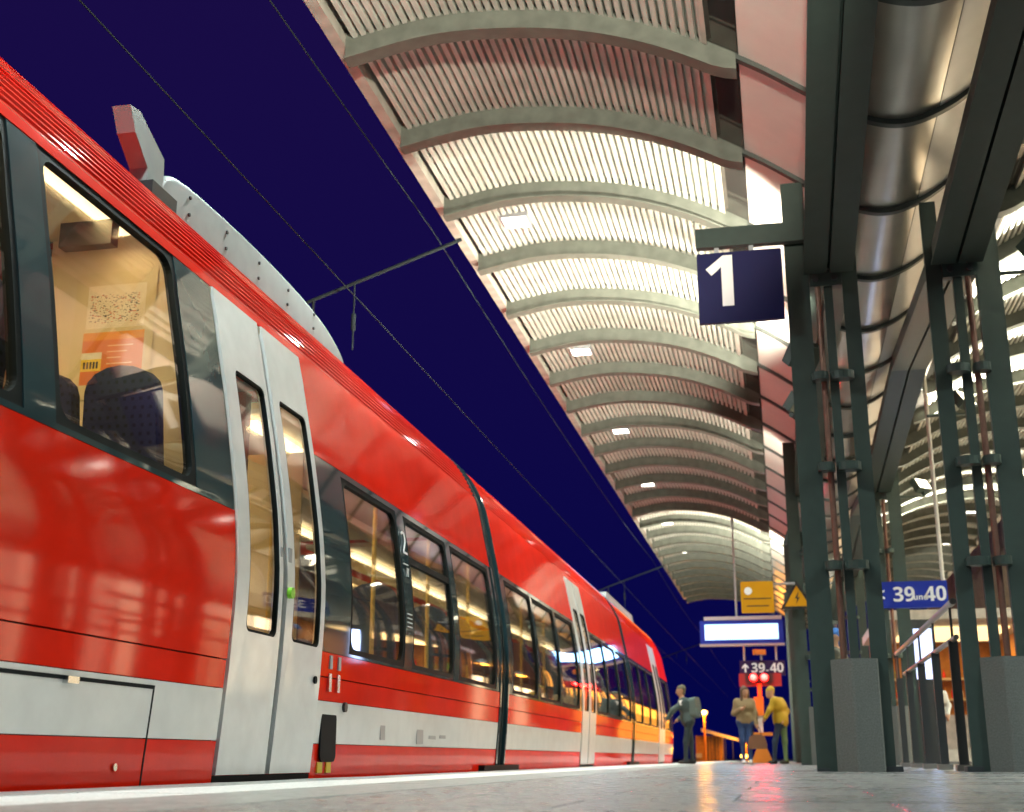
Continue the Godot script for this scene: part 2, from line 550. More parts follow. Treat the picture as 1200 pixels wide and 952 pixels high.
func roof_grooves(T: Node3D, d0: float, d1: float) -> void:
	# ribbed cantrail: fine ridges along the eaves
	var st := new_st()
	var y0 := 2.985; var y1 := 3.60
	var n := 13
	var rows := []
	for i in n * 4 + 1:
		var y := y0 + (y1 - y0) * i / (n * 4.0)
		var k := i % 4
		rows.append([y, 0.0 if k < 2 else -0.014])
	var nd := 1 if d1 < 35.5 else 8
	for i in rows.size() - 1:
		st.set_smooth_group(-1)
		for j in nd:
			var a := d0 + (d1 - d0) * j / nd; var b := d0 + (d1 - d0) * (j + 1) / nd
			quad(st, S(a, rows[i][0], rows[i][1]), S(b, rows[i][0], rows[i][1]), S(b, rows[i + 1][0], rows[i + 1][1]), S(a, rows[i + 1][0], rows[i + 1][1]))
	put("ribbed_cantrail", st, M.train_red, T)
	st = new_st()
	skin(st, 3.60, 3.779, d0, d1, 0.0, 0.0, 0.02)
	skin(st, 2.9, 3.779, d0, d1, 0.0, 0.0, 0.05, true)
	put("roof", st, M.train_red, T)
	st = new_st()
	skin(st, -0.4, 2.9, d0, d1, 0.0, 0.0, 0.2, true)
	put("far_side", st, M.train_red, T)

func livery(T: Node3D, d0: float, d1: float, ytop: float) -> void:
	for b in [[-0.42, 0.215, M.train_red, "lower_panel"], [0.22, 0.495, M.train_white, "stripe_panel"], [0.50, minf(ytop, 0.649), M.train_red, "waist_panel"]]:
		var st := new_st()
		skin(st, b[0], b[1], d0, d1, 0.0, 0.03)
		put(b[3], st, b[2], T)
	var s := new_st()
	skin(s, 0.657, ytop, d0, d1, 0.004, 0.03)
	var ln := new_st()
	skin(ln, -0.42, ytop + 0.02, d0, d1, -0.034, 0.0, 0.1)
	put("inner_lining", ln, M.underframe, T)
	put("side_panel", s, M.train_red if ytop > 1.0 else M.train_red, T)

func build_train() -> void:
	var m := mat("seat_blue", Color.WHITE, 0.9)
	m.albedo_texture = seat_texture()
	m.uv1_triplanar = true; m.uv1_world_triplanar = true
	m.uv1_scale = Vector3(2.6, 2.6, 2.6)
	var T := thing("railcar_train", "red railcar train with white double doors standing along the platform edge", "train", Vector3.ZERO)
	# --- first car, high floor end
	livery(T, -1.0, 6.59, 1.495)
	band(T, -1.0, 6.59, 1.50, 2.90, [[-0.08, 1.22], [1.54, 2.84], [3.14, 4.44], [4.77, 6.07]], 1.57, 2.86)
	door(T, 6.60, 8.06, 2.90, true)
	livery(T, 8.07, 13.62, 0.815)
	band(T, 8.07, 13.62, 0.82, 2.185, [[8.66, 9.95], [10.26, 11.58, 1], [11.84, 13.42]], 0.88, 2.10)
	var st := new_st()
	skin(st, 2.19, 2.98, 8.07, 13.62, 0.002, 0.03, 0.04)
	put("upper_panel", st, M.train_red, T)
	st = new_st()
	skin(st, 2.905, 2.98, -1.0, 8.068, 0.002, 0.03, 0.04)
	put("upper_panel", st, M.train_red, T)
	roof_grooves(T, -1.0, 13.62)
	# details beside the door
	st = new_st()
	var op := rrect(0.30, 0.33, 0.05)
	var bs := Basis(Vector3(0, 0, -1), Vector3.UP, Vector3.RIGHT)
	prism(st, op, Transform3D(bs, S(8.33, 0.265, 0.0)), 0.012)
	put("step_lamp_recess", st, M.rubber, T)
	for k in 2:
		st = new_st()
		obox(st, Transform3D(Basis(), S(8.23 + k * 0.17, 0.065, 0.004)), Vector3(0.012, 0.07, 0.09))
		put("yellow_mark", st, M.label_yellow, T)
		st = new_st()
		obox(st, Transform3D(Basis(), S(8.24 + k * 0.17, 0.62, 0.008)), Vector3(0.02, 0.12, 0.05))
		put("hinge_plate", st, M.chrome, T)
		st = new_st()
		obox(st, Transform3D(Basis(), S(8.24 + k * 0.17, 0.755, 0.008)), Vector3(0.012, 0.09, 0.05))
		put("notice_plate", st, M.grey_case, T)
	st = new_st()
	var kc := S(8.60, 0.47, 0.0)
	tube(st, [kc, kc + Vector3(0.02, 0, 0)], 0.035, 10, false)
	put("coupling_cap", st, M.dark_steel, T)
	# hatch in the stripe under window
	st = new_st()
	skin(st, 0.452, 0.470, -1.0, 5.80, 0.004, 0.02)
	put("hatch_slot", st, M.rubber, T)
	st = new_st()
	skin(st, -0.4, 0.452, 5.79, 5.802, 0.003, 0.02)
	put("hatch_seam", st, M.rubber, T)
	st = new_st()
	obox(st, Transform3D(Basis(), S(5.02, 0.452, 0.012)), Vector3(0.03, 0.03, 0.09))
	put("hatch_latch", st, M.chrome, T)
	st = new_st()
	kc = S(5.52, 0.085, 0.0)
	tube(st, [kc, kc + Vector3(0.012, 0, 0)], 0.018, 10, false)
	put("hatch_lock", st, M.chrome, T)
	# class mark on the pillar
	var tw := text("2", 0.20, M.print_white, T, S(10.10, 1.88, 0.012), PI / 2, "class_number", false)
	tw.rotation.z = 0.0
	tw.rotate_object_local(Vector3.RIGHT, -0.17)
	for k in 4:
		st = new_st()
		obox(st, Transform3D(Basis(Vector3.BACK, 0.06), S(10.10, 1.28 - k * 0.035, 0.004)), Vector3(0.006, 0.008, 0.13))
		put("printed_line", st, M.print_white, T)
	st = new_st()
	obox(st, Transform3D(Basis(Vector3.BACK, 0.15), S(10.10, 1.70, 0.004)), Vector3(0.006, 0.008, 0.13))
	put("printed_line", st, M.print_white, T)
	tw = text("N", 0.07, M.print_white, T, S(10.10, 1.63, 0.012), PI / 2, "bicycle_mark", false)
	for k in 4:
		st = new_st()
		obox(st, Transform3D(Basis(), S([9.55, 10.6, 11.0, 11.35][k], [0.32, 0.31, 0.30, 0.31][k], 0.002)), Vector3(0.004, [0.12, 0.14, 0.03, 0.03][k], [0.12, 0.2, 0.22, 0.2][k]))
		put("printed_note", st, M.grey_case, T)
	# --- roof equipment of the first car
	st = new_st()
	var bz := Basis(Vector3(0, 0, -1), Vector3.UP, Vector3.RIGHT)    # polygon (d, y) extruded towards +x
	var HT := [[7.07, 3.86], [7.14, 3.96], [7.3, 4.03], [7.8, 4.07], [8.7, 4.08], [9.6, 4.05], [10.2, 3.99], [10.6, 3.90], [10.85, 3.78], [11.0, 3.6]]
	var secs := []
	for i in 41:
		var dd := 7.07 + 3.93 * i / 40
		var top := table(HT, dd)
		var sec := [P(-3.92, 3.5, dd), P(-3.92, maxf(top - 0.05, 3.5), dd)]
		for k in 5:
			var an := PI / 2 * (k + 1) / 5
			sec.append(P(-3.97 + 0.05 * cos(an), maxf(top - 0.05 + 0.05 * sin(an), 3.5), dd))
		sec.append(P(-5.0, top, dd))
		sec.append(P(-5.0, 3.5, dd))
		secs.append(sec)
	st.set_smooth_group(1)
	for i in 40:
		for k in secs[0].size() - 1:
			quad(st, secs[i][k], secs[i + 1][k], secs[i + 1][k + 1], secs[i][k + 1])
	st.set_smooth_group(-1)
	for k in range(1, secs[0].size() - 1):
		tri(st, secs[0][0], secs[0][k], secs[0][k + 1])
	var fair := put("roof_fairing", st, M.roof_grey, T)
	for k in 5:
		for r in 2:
			st = new_st()
			var kp := P(-3.92, 3.83 + r * 0.13, 7.5 + k * 0.62)
			tube(st, [kp, kp + Vector3(0.012, 0, 0)], 0.014, 8, false)
			put("bolt", st, M.dark_steel, fair)
	st = new_st()
	prism(st, PackedVector2Array([Vector2(6.57, 4.19), Vector2(6.70, 4.21), Vector2(7.06, 4.04), Vector2(7.07, 3.94), Vector2(7.06, 3.62), Vector2(6.88, 3.62), Vector2(6.85, 3.88), Vector2(6.66, 4.04)]), Transform3D(bz, Vector3(-4.03, 0, 0)), 0.13)
	put("exhaust_stack", st, M.roof_grey, T)
	st = new_st()
	box(st, -4.2, -3.78, 3.58, 3.72, 6.72, 7.06)
	put("exhaust_collar", st, M.dark_steel, T)
	# --- joints
	for j in [[13.62, 14.06], [26.25, 26.65]]:
		st = new_st()
		for k in 5:
			var a: float = j[0] + 0.01 + k * (j[1] - j[0] - 0.02) / 5
			skin(st, -0.3, 3.70, a, a + 0.055, -0.03 if k % 2 == 0 else -0.07, 0.06, 0.12)
		put("bellows", st, M.bellows, T)
		st = new_st()
		skin(st, -0.3, 3.74, j[0] - 0.0, j[0] + 0.06, 0.012, 0.06, 0.06)
		put("joint_frame", st, M.train_slate, T)
		st = new_st()
		skin(st, -0.3, 3.74, j[1] - 0.05, j[1], 0.012, 0.06, 0.06)
		put("joint_frame", st, M.train_slate, T)
		st = new_st()
		box(st, -3.2, -2.99, -0.02, 0.055, j[0] - 0.75, j[1] + 0.55)
		put("gangway_step", st, M.rubber, T)
	# --- second and third car
	livery(T, 14.06, 19.49, 0.815)
	band(T, 14.06, 19.49, 0.82, 2.185, [[14.35, 15.85], [16.05, 17.55], [17.75, 19.25]], 0.88, 2.10)
	door(T, 19.5, 20.96, 2.90, false)
	livery(T, 20.97, 26.25, 0.815)
	band(T, 20.97, 26.25, 0.82, 2.185, [[21.2, 22.6], [22.8, 24.3], [24.5, 26.0]], 0.88, 2.10)
	livery(T, 26.65, 32.0, 0.815)
	band(T, 26.65, 32.0, 0.82, 2.185, [[26.9, 28.3], [28.5, 30.0], [30.2, 31.75]], 0.88, 2.10)
	door(T, 32.02, 33.48, 2.90, false)
	livery(T, 33.5, 38.8, 0.815)
	band(T, 33.5, 38.8, 0.82, 2.185, [[33.8, 35.2]], 0.88, 2.10)
	for a in [[14.06, 19.49], [20.97, 26.25], [26.65, 32.0], [33.5, 38.8]]:
		st = new_st()
		skin(st, 2.19, 2.98, a[0], a[1], 0.002, 0.03, 0.04)
		put("upper_panel", st, M.train_red, T)
	for a in [[19.49, 20.97], [32.0, 33.5]]:
		st = new_st()
		skin(st, 2.905, 2.98, a[0], a[1], 0.002, 0.03, 0.04)
		put("upper_panel", st, M.train_red, T)
	roof_grooves(T, 14.06, 26.25)
	roof_grooves(T, 26.65, 38.8)
	st = new_st()
	prism(st, PackedVector2Array([Vector2(29.5, 3.5), Vector2(29.7, 3.95), Vector2(35, 3.95), Vector2(36.2, 3.4)]), Transform3D(bz, Vector3(-5.0, 0, 0)), 1.05)
	put("roof_fairing", st, M.roof_grey, T)
	st = new_st()     # nose
	for i in 16:
		var ya := -0.3 + 4.05 * i / 16; var yb := -0.3 + 4.05 * (i + 1) / 16
		var A := S(38.8, ya); var Bq := S(38.8, yb)
		quad(st, A, Vector3(-8.92 - A.x, A.y, A.z), Vector3(-8.92 - Bq.x, Bq.y, Bq.z), Bq)
	put("nose", st, M.train_red, T)
	# underframe, bogies hidden in the track pit
	st = new_st()
	box(st, -5.8, -3.15, -0.55, -0.2, -1.0, 38.5)
	put("underframe", st, M.underframe, T)
	# --- inside
	interior(T, -0.95, 6.42, 1.02, 3.20)
	interior(T, 8.1, 13.6, 0.42, 2.55)
	interior(T, 14.1, 26.2, 0.42, 2.55)
	interior(T, 26.7, 35.4, 0.42, 2.55)
	st = new_st()      # end partition with posters, beside the doors
	var ppl := PackedVector2Array([Vector2(-4.25, 1.02), Vector2(-4.25, 3.2)])
	for i in 8:
		ppl.append(Vector2(table(SIDE, 3.2 - 2.18 * i / 7.0) - 0.05, 3.2 - 2.18 * i / 7.0))
	prism(st, ppl, Transform3D(Basis(), P(0, 0, 6.47)), 0.05)
	var part := put("partition", st, M.cream_light, T)
	var pm := mat("poster_print", Color.WHITE, 0.5)
	pm.albedo_texture = poster_texture()
	st = new_st()
	for v in [[0, 1, -4.05, 2.16], [0, 0, -4.05, 2.96], [1, 0, -3.52, 2.96], [0, 1, -4.05, 2.16], [1, 0, -3.52, 2.96], [1, 1, -3.52, 2.16]]:
		st.set_uv(Vector2(v[0], v[1]))
		st.add_vertex(P(v[2], v[3], 6.412))
	put("poster", st, pm, part)
	st = new_st()
	box(st, -3.95, -3.62, 2.97, 3.12, 6.02, 6.10)
	put("passenger_display", st, M.black, T)
	st = new_st()      # door vestibule: floor, ceiling, dark red post, cream panel
	box(st, -5.8, -3.1, 0.34, 0.42, 6.5, 8.1)
	put("floor", st, M.carpet, T)
	st = new_st()
	box(st, -5.7, -3.27, 2.84, 2.89, 6.47, 8.1)
	put("ceiling", st, M.cream_light, T)
	st = new_st()
	box(st, -5.86, -5.8, 0.4, 2.9, 6.42, 8.1)
	put("far_wall", st, M.cream, T)
	st = new_st()
	box(st, -4.5, -4.44, 0.42, 2.84, 7.9, 8.0)
	put("panel_post", st, M.interior_dark_red, T)
	st = new_st()
	box(st, -3.32, -3.26, 0.42, 2.4, 7.20, 7.28)
	put("panel_post", st, M.interior_dark_red, T)
	st = new_st()
	box(st, -4.4, -3.2, 0.42, 2.2, 8.072, 8.098)
	put("partition", st, M.cream, T)
	st = new_st()
	box(st, -4.6, -4.4, 2.80, 2.838, 6.7, 7.9)
	put("light_strip", st, M.train_lamp, T)
	var l := AreaLight3D.new()
	l.name = "door_light"
	l.area_size = Vector2(0.2, 1.2)
	l.light_energy = 1.2 * KI
	l.light_color = Color(1.0, 0.86, 0.58)
	l.area_range = 20.0
	l.shadow_enabled = true
	T.add_child(l, true)
	l.position = P(-4.5, 2.79, 7.3)
	l.rotation.x = -PI / 2
	for d in [0.6, 2.2, 3.0, 4.55, 6.08]:
		for x in [-3.42, -3.92, -5.1, -5.55]:
			seat(T, x, 1.02, d, -1 if d < 5.5 else 1)
	for d in [8.9, 10.5, 12.2, 13.2, 14.8, 16.4, 18.0, 21.5, 23.1, 24.7, 27.4, 29.0, 30.6]:
		for x in [-3.42, -3.92, -5.1]:
			seat(T, x, 0.42, d, 1)
	for d in [8.75, 9.85, 11.5, 13.1, 16.0, 17.6, 22.7, 24.4, 28.4, 30.1]:
		grab_pole(T, -3.24, d, 0.42, 2.2)
	for d in [6.65, 7.95]:
		grab_pole(T, -3.35, d, 0.42, 2.5)

# ------------------------------------------------------------------ the canopy
const RIB0 := 0.96
func sheet_profile(x0: float, x1: float) -> Array:
	var out := []
	var n := roundi((x1 - x0) / 0.090)
	for i in n:
		for k in [[0.0, 0], [0.30, 0], [0.37, 1], [0.93, 1]]:
			var x: float = x0 + (i + k[0]) * (x1 - x0) / n
			out.append(Vector2(x, canopy_y(x) + 0.035 - 0.075 * k[1]))
	out.append(Vector2(x1, canopy_y(x1) + 0.012))
	return out

func strip(st: SurfaceTool, pr: Array, d0: float, d1: float, smooth := false) -> void:   # seen from below
	st.set_smooth_group(1 if smooth else -1)
	for i in pr.size() - 1:
		quad(st, P(pr[i].x, pr[i].y, d0), P(pr[i].x, pr[i].y, d1), P(pr[i + 1].x, pr[i + 1].y, d1), P(pr[i + 1].x, pr[i + 1].y, d0))
	st.set_smooth_group(-1)

func curve_profile(x0: float, x1: float, dy: float, n: int) -> Array:
	var out := []
	for i in n + 1:
		var x := x0 + (x1 - x0) * i / n
		out.append(Vector2(x, canopy_y(x) + dy))
	return out

func rib_depth(x: float) -> float:
	var u := absf(x - MID)
	return lerpf(0.075, 0.25, smoothstep(1.15, 1.75, u))

func build_canopy() -> void:
	var C := thing("platform_canopy", "wave shaped station canopy of ribbed metal sheets on arched ribs above the platform", "canopy")
	var first := -2
	var last := 30
	# shared meshes for the bays: built at d = 0..2
	var a := 0.07; var b := 1.93
	var parts := []
	for side in 2:
		var mir := func(pr: Array) -> Array:
			if side == 0: return pr
			var o := []
			for p in pr: o.push_front(Vector2(2 * MID - p.x, p.y))
			return o
		var st := new_st(); strip(st, mir.call(sheet_profile(-4.02, -0.37)), a - 0.02, b + 0.02); parts.append(["roof_sheet", mesh_of(st), M.sheet])
		st = new_st(); strip(st, mir.call(curve_profile(-0.36, -0.07, 0.0, 4)), a, b); parts.append(["glass_strip", mesh_of(st), M.dark_glass])
		st = new_st(); strip(st, mir.call(curve_profile(-0.06, 1.045, 0.005, 18)), a - 0.03, b + 0.03, true); parts.append(["white_cladding", mesh_of(st), M.white_panel])
		st = new_st(); strip(st, mir.call([Vector2(-0.40, canopy_y(-0.4) + 0.03), Vector2(-0.40, canopy_y(-0.4) - 0.05), Vector2(-0.355, canopy_y(-0.355) - 0.05), Vector2(-0.355, canopy_y(-0.355) + 0.03)]), a, b); parts.append(["sheet_trim", mesh_of(st), M.fascia])
	var st2 := new_st()
	strip(st2, curve_profile(1.055, 1.725, 0.005, 24), a - 0.03, b + 0.03, true)
	parts.append(["valley_cladding", mesh_of(st2), M.belly_metal])
	# the rib
	st2 = new_st()
	var N := 96
	var W := 0.055; var F := 0.10
	var X0 := -4.07; var X1 := 2 * MID + 4.07
	var st_strap := new_st()
	for i in N:
		var xa := X0 + (X1 - X0) * i / N; var xb := X0 + (X1 - X0) * (i + 1) / N
		if absf((xa + xb) / 2 - MID) < 1.5: continue
		var ta := canopy_y(xa) + 0.05; var tb := canopy_y(xb) + 0.05
		var ba := canopy_y(xa) - rib_depth(xa); var bb := canopy_y(xb) - rib_depth(xb)
		st2.set_smooth_group(3)
		quad(st2, P(xa, ba, -W), P(xb, bb, -W), P(xb, tb, -W), P(xa, ta, -W))
		st2.set_smooth_group(4)
		quad(st2, P(xb, bb, W), P(xa, ba, W), P(xa, ta, W), P(xb, tb, W))
		for q in [[-F, -0.022, -F, 0.0, 5], [F, 0.0, F, -0.022, 6], [-F, 0.0, F, 0.0, 7], [F, -0.022, -F, -0.022, 8]]:
			st2.set_smooth_group(q[4])
			quad(st2, P(xa, ba + q[1], q[0]), P(xb, bb + q[1], q[0]), P(xb, bb + q[3], q[2]), P(xa, ba + q[3], q[2]))
	st2.set_smooth_group(-1)
	for x in [X0, X1]:
		var yb: float = canopy_y(x) - 0.25
		box(st2, x - 0.004, x + 0.004, yb - 0.022, canopy_y(x) + 0.05, -W, W)
	for i in 48:
		var xa := MID - 1.5 + 3.0 * i / 48; var xb := MID - 1.5 + 3.0 * (i + 1) / 48
		var ya := canopy_y(xa); var yb2 := canopy_y(xb)
		for q in [[-0.04, -0.05, 0.04, -0.05, 5], [-0.04, 0.02, -0.04, -0.05, 6], [0.04, -0.05, 0.04, 0.02, 7]]:
			st_strap.set_smooth_group(q[4])
			quad(st_strap, P(xa, ya + q[1], q[0]), P(xa, ya + q[3], q[2]), P(xb, yb2 + q[3], q[2]), P(xb, yb2 + q[1], q[0]))
	var strap_mesh := mesh_of(st_strap)
	var rib_mesh := mesh_of(st2)
	for k in range(first, last):
		var o := put_mesh("rib", rib_mesh, M.rib_paint, C)
		o.position = P(0, 0, RIB0 + 2.0 * k)
		o = put_mesh("strap", strap_mesh, M.strap_paint, C)
		o.position = P(0, 0, RIB0 + 2.0 * k)
		if k == last - 1: break
		for p in parts:
			o = put_mesh(p[0], p[1], p[2], C)
			o.position = P(0, 0, RIB0 + 2.0 * k)
	var D0 := RIB0 + 2.0 * first; var D1 := RIB0 + 2.0 * (last - 1)
	for s in 2:
		var x0 := -4.20 if s == 0 else 2 * MID + 4.07
		var st := new_st()
		box(st, x0, x0 + 0.13, canopy_y(-4.1) - 0.10, canopy_y(-4.1) + 0.17, D0, D1)
		put("edge_beam", st, M.fascia, C)
	var st3 := new_st()
	var pr := curve_profile(-4.2, 2 * MID + 4.2, 0.16, 60)
	strip(st3, pr, D0, D1, true)
	put("roof_deck", st3, M.roof_deck, C)
	# lamps
	var dl_mesh: Array = []
	var st4 := new_st()
	box(st4, -0.2, 0.2, -0.07, 0.03, -0.2, 0.2)
	dl_mesh.append(mesh_of(st4))
	st4 = new_st()
	box(st4, -0.165, 0.165, -0.076, -0.0705, -0.165, 0.165)
	dl_mesh.append(mesh_of(st4))
	for s in 2:
		for k in range(0, 10):
			var x := -3.30 if s == 0 else 2 * MID + 3.30
			var d := 3.96 + 6.0 * k
			var g := "square lamps set in the canopy underside"
			var o := thing("downlight", "small square white lamp in the canopy " + ("above the train side edge" if s == 0 else "beyond the columns"), "lamp", P(x, canopy_y(x) - 0.02, d), g)
			put_mesh("housing", dl_mesh[0], M.grey_case, o)
			put_mesh("lamp_glass", dl_mesh[1], M.downlight_glow, o)
			var l := SpotLight3D.new()
			l.name = "downlight_beam"
			l.light_energy = 40.0 * KD
			l.light_color = Color(0.93, 1.0, 0.98)
			l.spot_angle = 72.0
			l.spot_angle_attenuation = 0.8
			l.spot_range = 40.0
			l.light_size = 0.15
			l.shadow_enabled = true
			o.add_child(l)
			l.position = Vector3(0, -0.09, 0)
			l.rotation.x = -PI / 2

func floodlight(at: Vector3, aim: Vector3, energy: float, angle: float, label: String) -> void:
	var o := thing("floodlight", label, "lamp", at)
	var dir := (aim - at).normalized()
	o.basis = Basis.looking_at(dir, Vector3.UP if absf(dir.y) < 0.95 else Vector3.RIGHT)
	var st := new_st()
	obox(st, Transform3D(Basis(), Vector3(0, 0, 0.07)), Vector3(0.36, 0.26, 0.14))
	obox(st, Transform3D(Basis(), Vector3(0, -0.16, 0.1)), Vector3(0.06, 0.1, 0.06))
	put("housing", st, M.steel_green, o)
	st = new_st()
	var inv := o.transform.affine_inverse()
	var to := P(0.42 if at.x < MID else 2.36, at.y - 0.25, -at.z)
	tube(st, [Vector3(0, -0.14, 0.1), inv * Vector3(at.x, at.y - 0.25, at.z), inv * to], 0.025, 8)
	put("bracket", st, M.steel_green, o)
	st = new_st()
	obox(st, Transform3D(Basis(), Vector3(0, 0, -0.004)), Vector3(0.31, 0.21, 0.006))
	put("lamp_glass", st, M.flood_glow, o)
	var l := SpotLight3D.new()
	l.name = "flood_beam"
	l.light_energy = energy * KF
	l.light_color = Color(1.0, 0.97, 0.88)
	l.spot_angle = angle
	l.spot_angle_attenuation = 0.35
	l.spot_range = 60.0
	l.light_size = 0.12
	l.shadow_enabled = true
	o.add_child(l)
	l.position = Vector3(0, 0, -0.02)

# ------------------------------------------------------------------ columns
func column(right: bool, d: float, label: String) -> Node3D:
	var o := thing("steel_column", label, "column", P(MID, 0, d), "paired green steel columns under the canopy valley")
	var X := func(x: float) -> float: return (x - MID) if not right else (MID - x)     # local
	var bx := func(st: SurfaceTool, x0: float, x1: float, y0: float, y1: float, d0: float, d1: float) -> void:
		var p: float = X.call(x0); var q: float = X.call(x1)
		box(st, minf(p, q), maxf(p, q), y0, y1, d0, d1)
	var st: SurfaceTool
	# two posts of rolled section: web and two flanges
	for ps in [[0.30, 0.54, 6.22], [0.88, 1.04, 5.86]]:
		st = new_st()
		bx.call(st, ps[0], ps[1], 0.0, ps[2], -0.03, -0.012)
		bx.call(st, ps[0] + 0.01, ps[0] + 0.03, 0.0, ps[2], -0.012, 0.11)
		bx.call(st, ps[1] - 0.03, ps[1] - 0.01, 0.0, ps[2], -0.012, 0.11)
		put("post", st, M.steel_green, o)
	# long struts to both sides, each of two channels with a groove between
	for s in [-1.0, 1.0]:
		var A := P(0.02 if right else 0.0, 5.12, 0.05 * s); var B := P(0.14 if right else 0.0, 5.80, 6.0 * s)
		var len := A.distance_to(B)
		var dir := (B - A).normalized()
		var side := dir.cross(Vector3.UP).normalized()
		if side.x < 0: side = -side
		var up := side.cross(dir)
		if up.y < 0: up = -up
		var xf := Transform3D(Basis(side, up, side.cross(up)), (A + B) / 2 + Vector3(X.call(0.745), 0.12, 0))
		st = new_st()
		obox(st, xf.translated_local(Vector3(-0.125, 0, 0)), Vector3(0.22, 0.24, len))
		obox(st, xf.translated_local(Vector3(0.125, 0, 0)), Vector3(0.22, 0.24, len))
		obox(st, xf.translated_local(Vector3(0, 0.05, 0)), Vector3(0.035, 0.12, len - 0.05))
		obox(st, xf.translated_local(Vector3(-0.245, -0.11, 0)), Vector3(0.03, 0.02, len))
		obox(st, xf.translated_local(Vector3(0.245, -0.11, 0)), Vector3(0.03, 0.02, len))
		put("strut", st, M.steel_green, o)
	# head joint
	st = new_st()
	bx.call(st, 0.545, 0.875, 4.98, 5.16, -0.06, 0.06)
	var head := put("head_joint", st, M.steel_green, o)
	for x in [0.60, 0.80]:
		st = new_st()
		tube(st, [P(X.call(x), 5.06, -0.06), P(X.call(x), 5.06, -0.09)], 0.035, 8, false)
		put("bolt", st, M.dark_steel, head)
	st = new_st()
	tube(st, [P(X.call(0.625), 1.0, -0.02), P(X.call(0.625), 5.0, -0.02)], 0.032, 10)
	put("downpipe", st, M.pipe_brown, o, "brown downpipe")
	st = new_st()
	bx.call(st, 0.685, 0.775, 0.9, 4.99, -0.03, 0.05)
	put("guide_rail", st, M.steel_green, o)
	for y in [3.96, 2.99, 1.98]:
		for q in [[0.50, 0.672], [0.70, 0.93]]:
			st = new_st()
			var w: float = q[1] - q[0]
			var pl := PackedVector2Array()
			for i in 9:
				var an := PI * i / 8
				pl.append(Vector2(cos(an) * w / 2, -0.035 - sin(an) * 0.09))
			pl.append(Vector2(-w / 2, 0.05)); pl.append(Vector2(w / 2, 0.05))
			# plan polygon (x, -depth): extruded upwards
			prism(st, pl, Transform3D(Basis(Vector3.RIGHT, Vector3(0, 0, -1), Vector3.UP), P(X.call((q[0] + q[1]) / 2), y - 0.04, -0.05)), 0.085)
			put("collar", st, M.steel_green, o)
	# base cover: folded plate with a vertical edge towards the approach
	st = new_st()
	var plan := PackedVector2Array()
	for v in [[0.44, 0.02], [0.675, -0.20], [0.70, -0.205], [0.925, -0.14], [0.94, -0.12], [0.94, 0.2], [0.44, 0.2]]:
		plan.append(Vector2(X.call(0.69) + v[0] - 0.69, v[1]))
	prism(st, plan, Transform3D(Basis(Vector3.RIGHT, Vector3(0, 0, -1), Vector3.UP), Vector3.ZERO), 1.06)
	put("base_cover", st, M.base_block, o, "rough grey base cover")
	st = new_st()
	bx.call(st, 0.30, 0.42, 0.0, 0.03, -0.1, 0.16)
	bx.call(st, 0.95, 1.1, 0.0, 0.05, -0.08, 0.14)
	put("foot_plate", st, M.dark_steel, o)
	return o

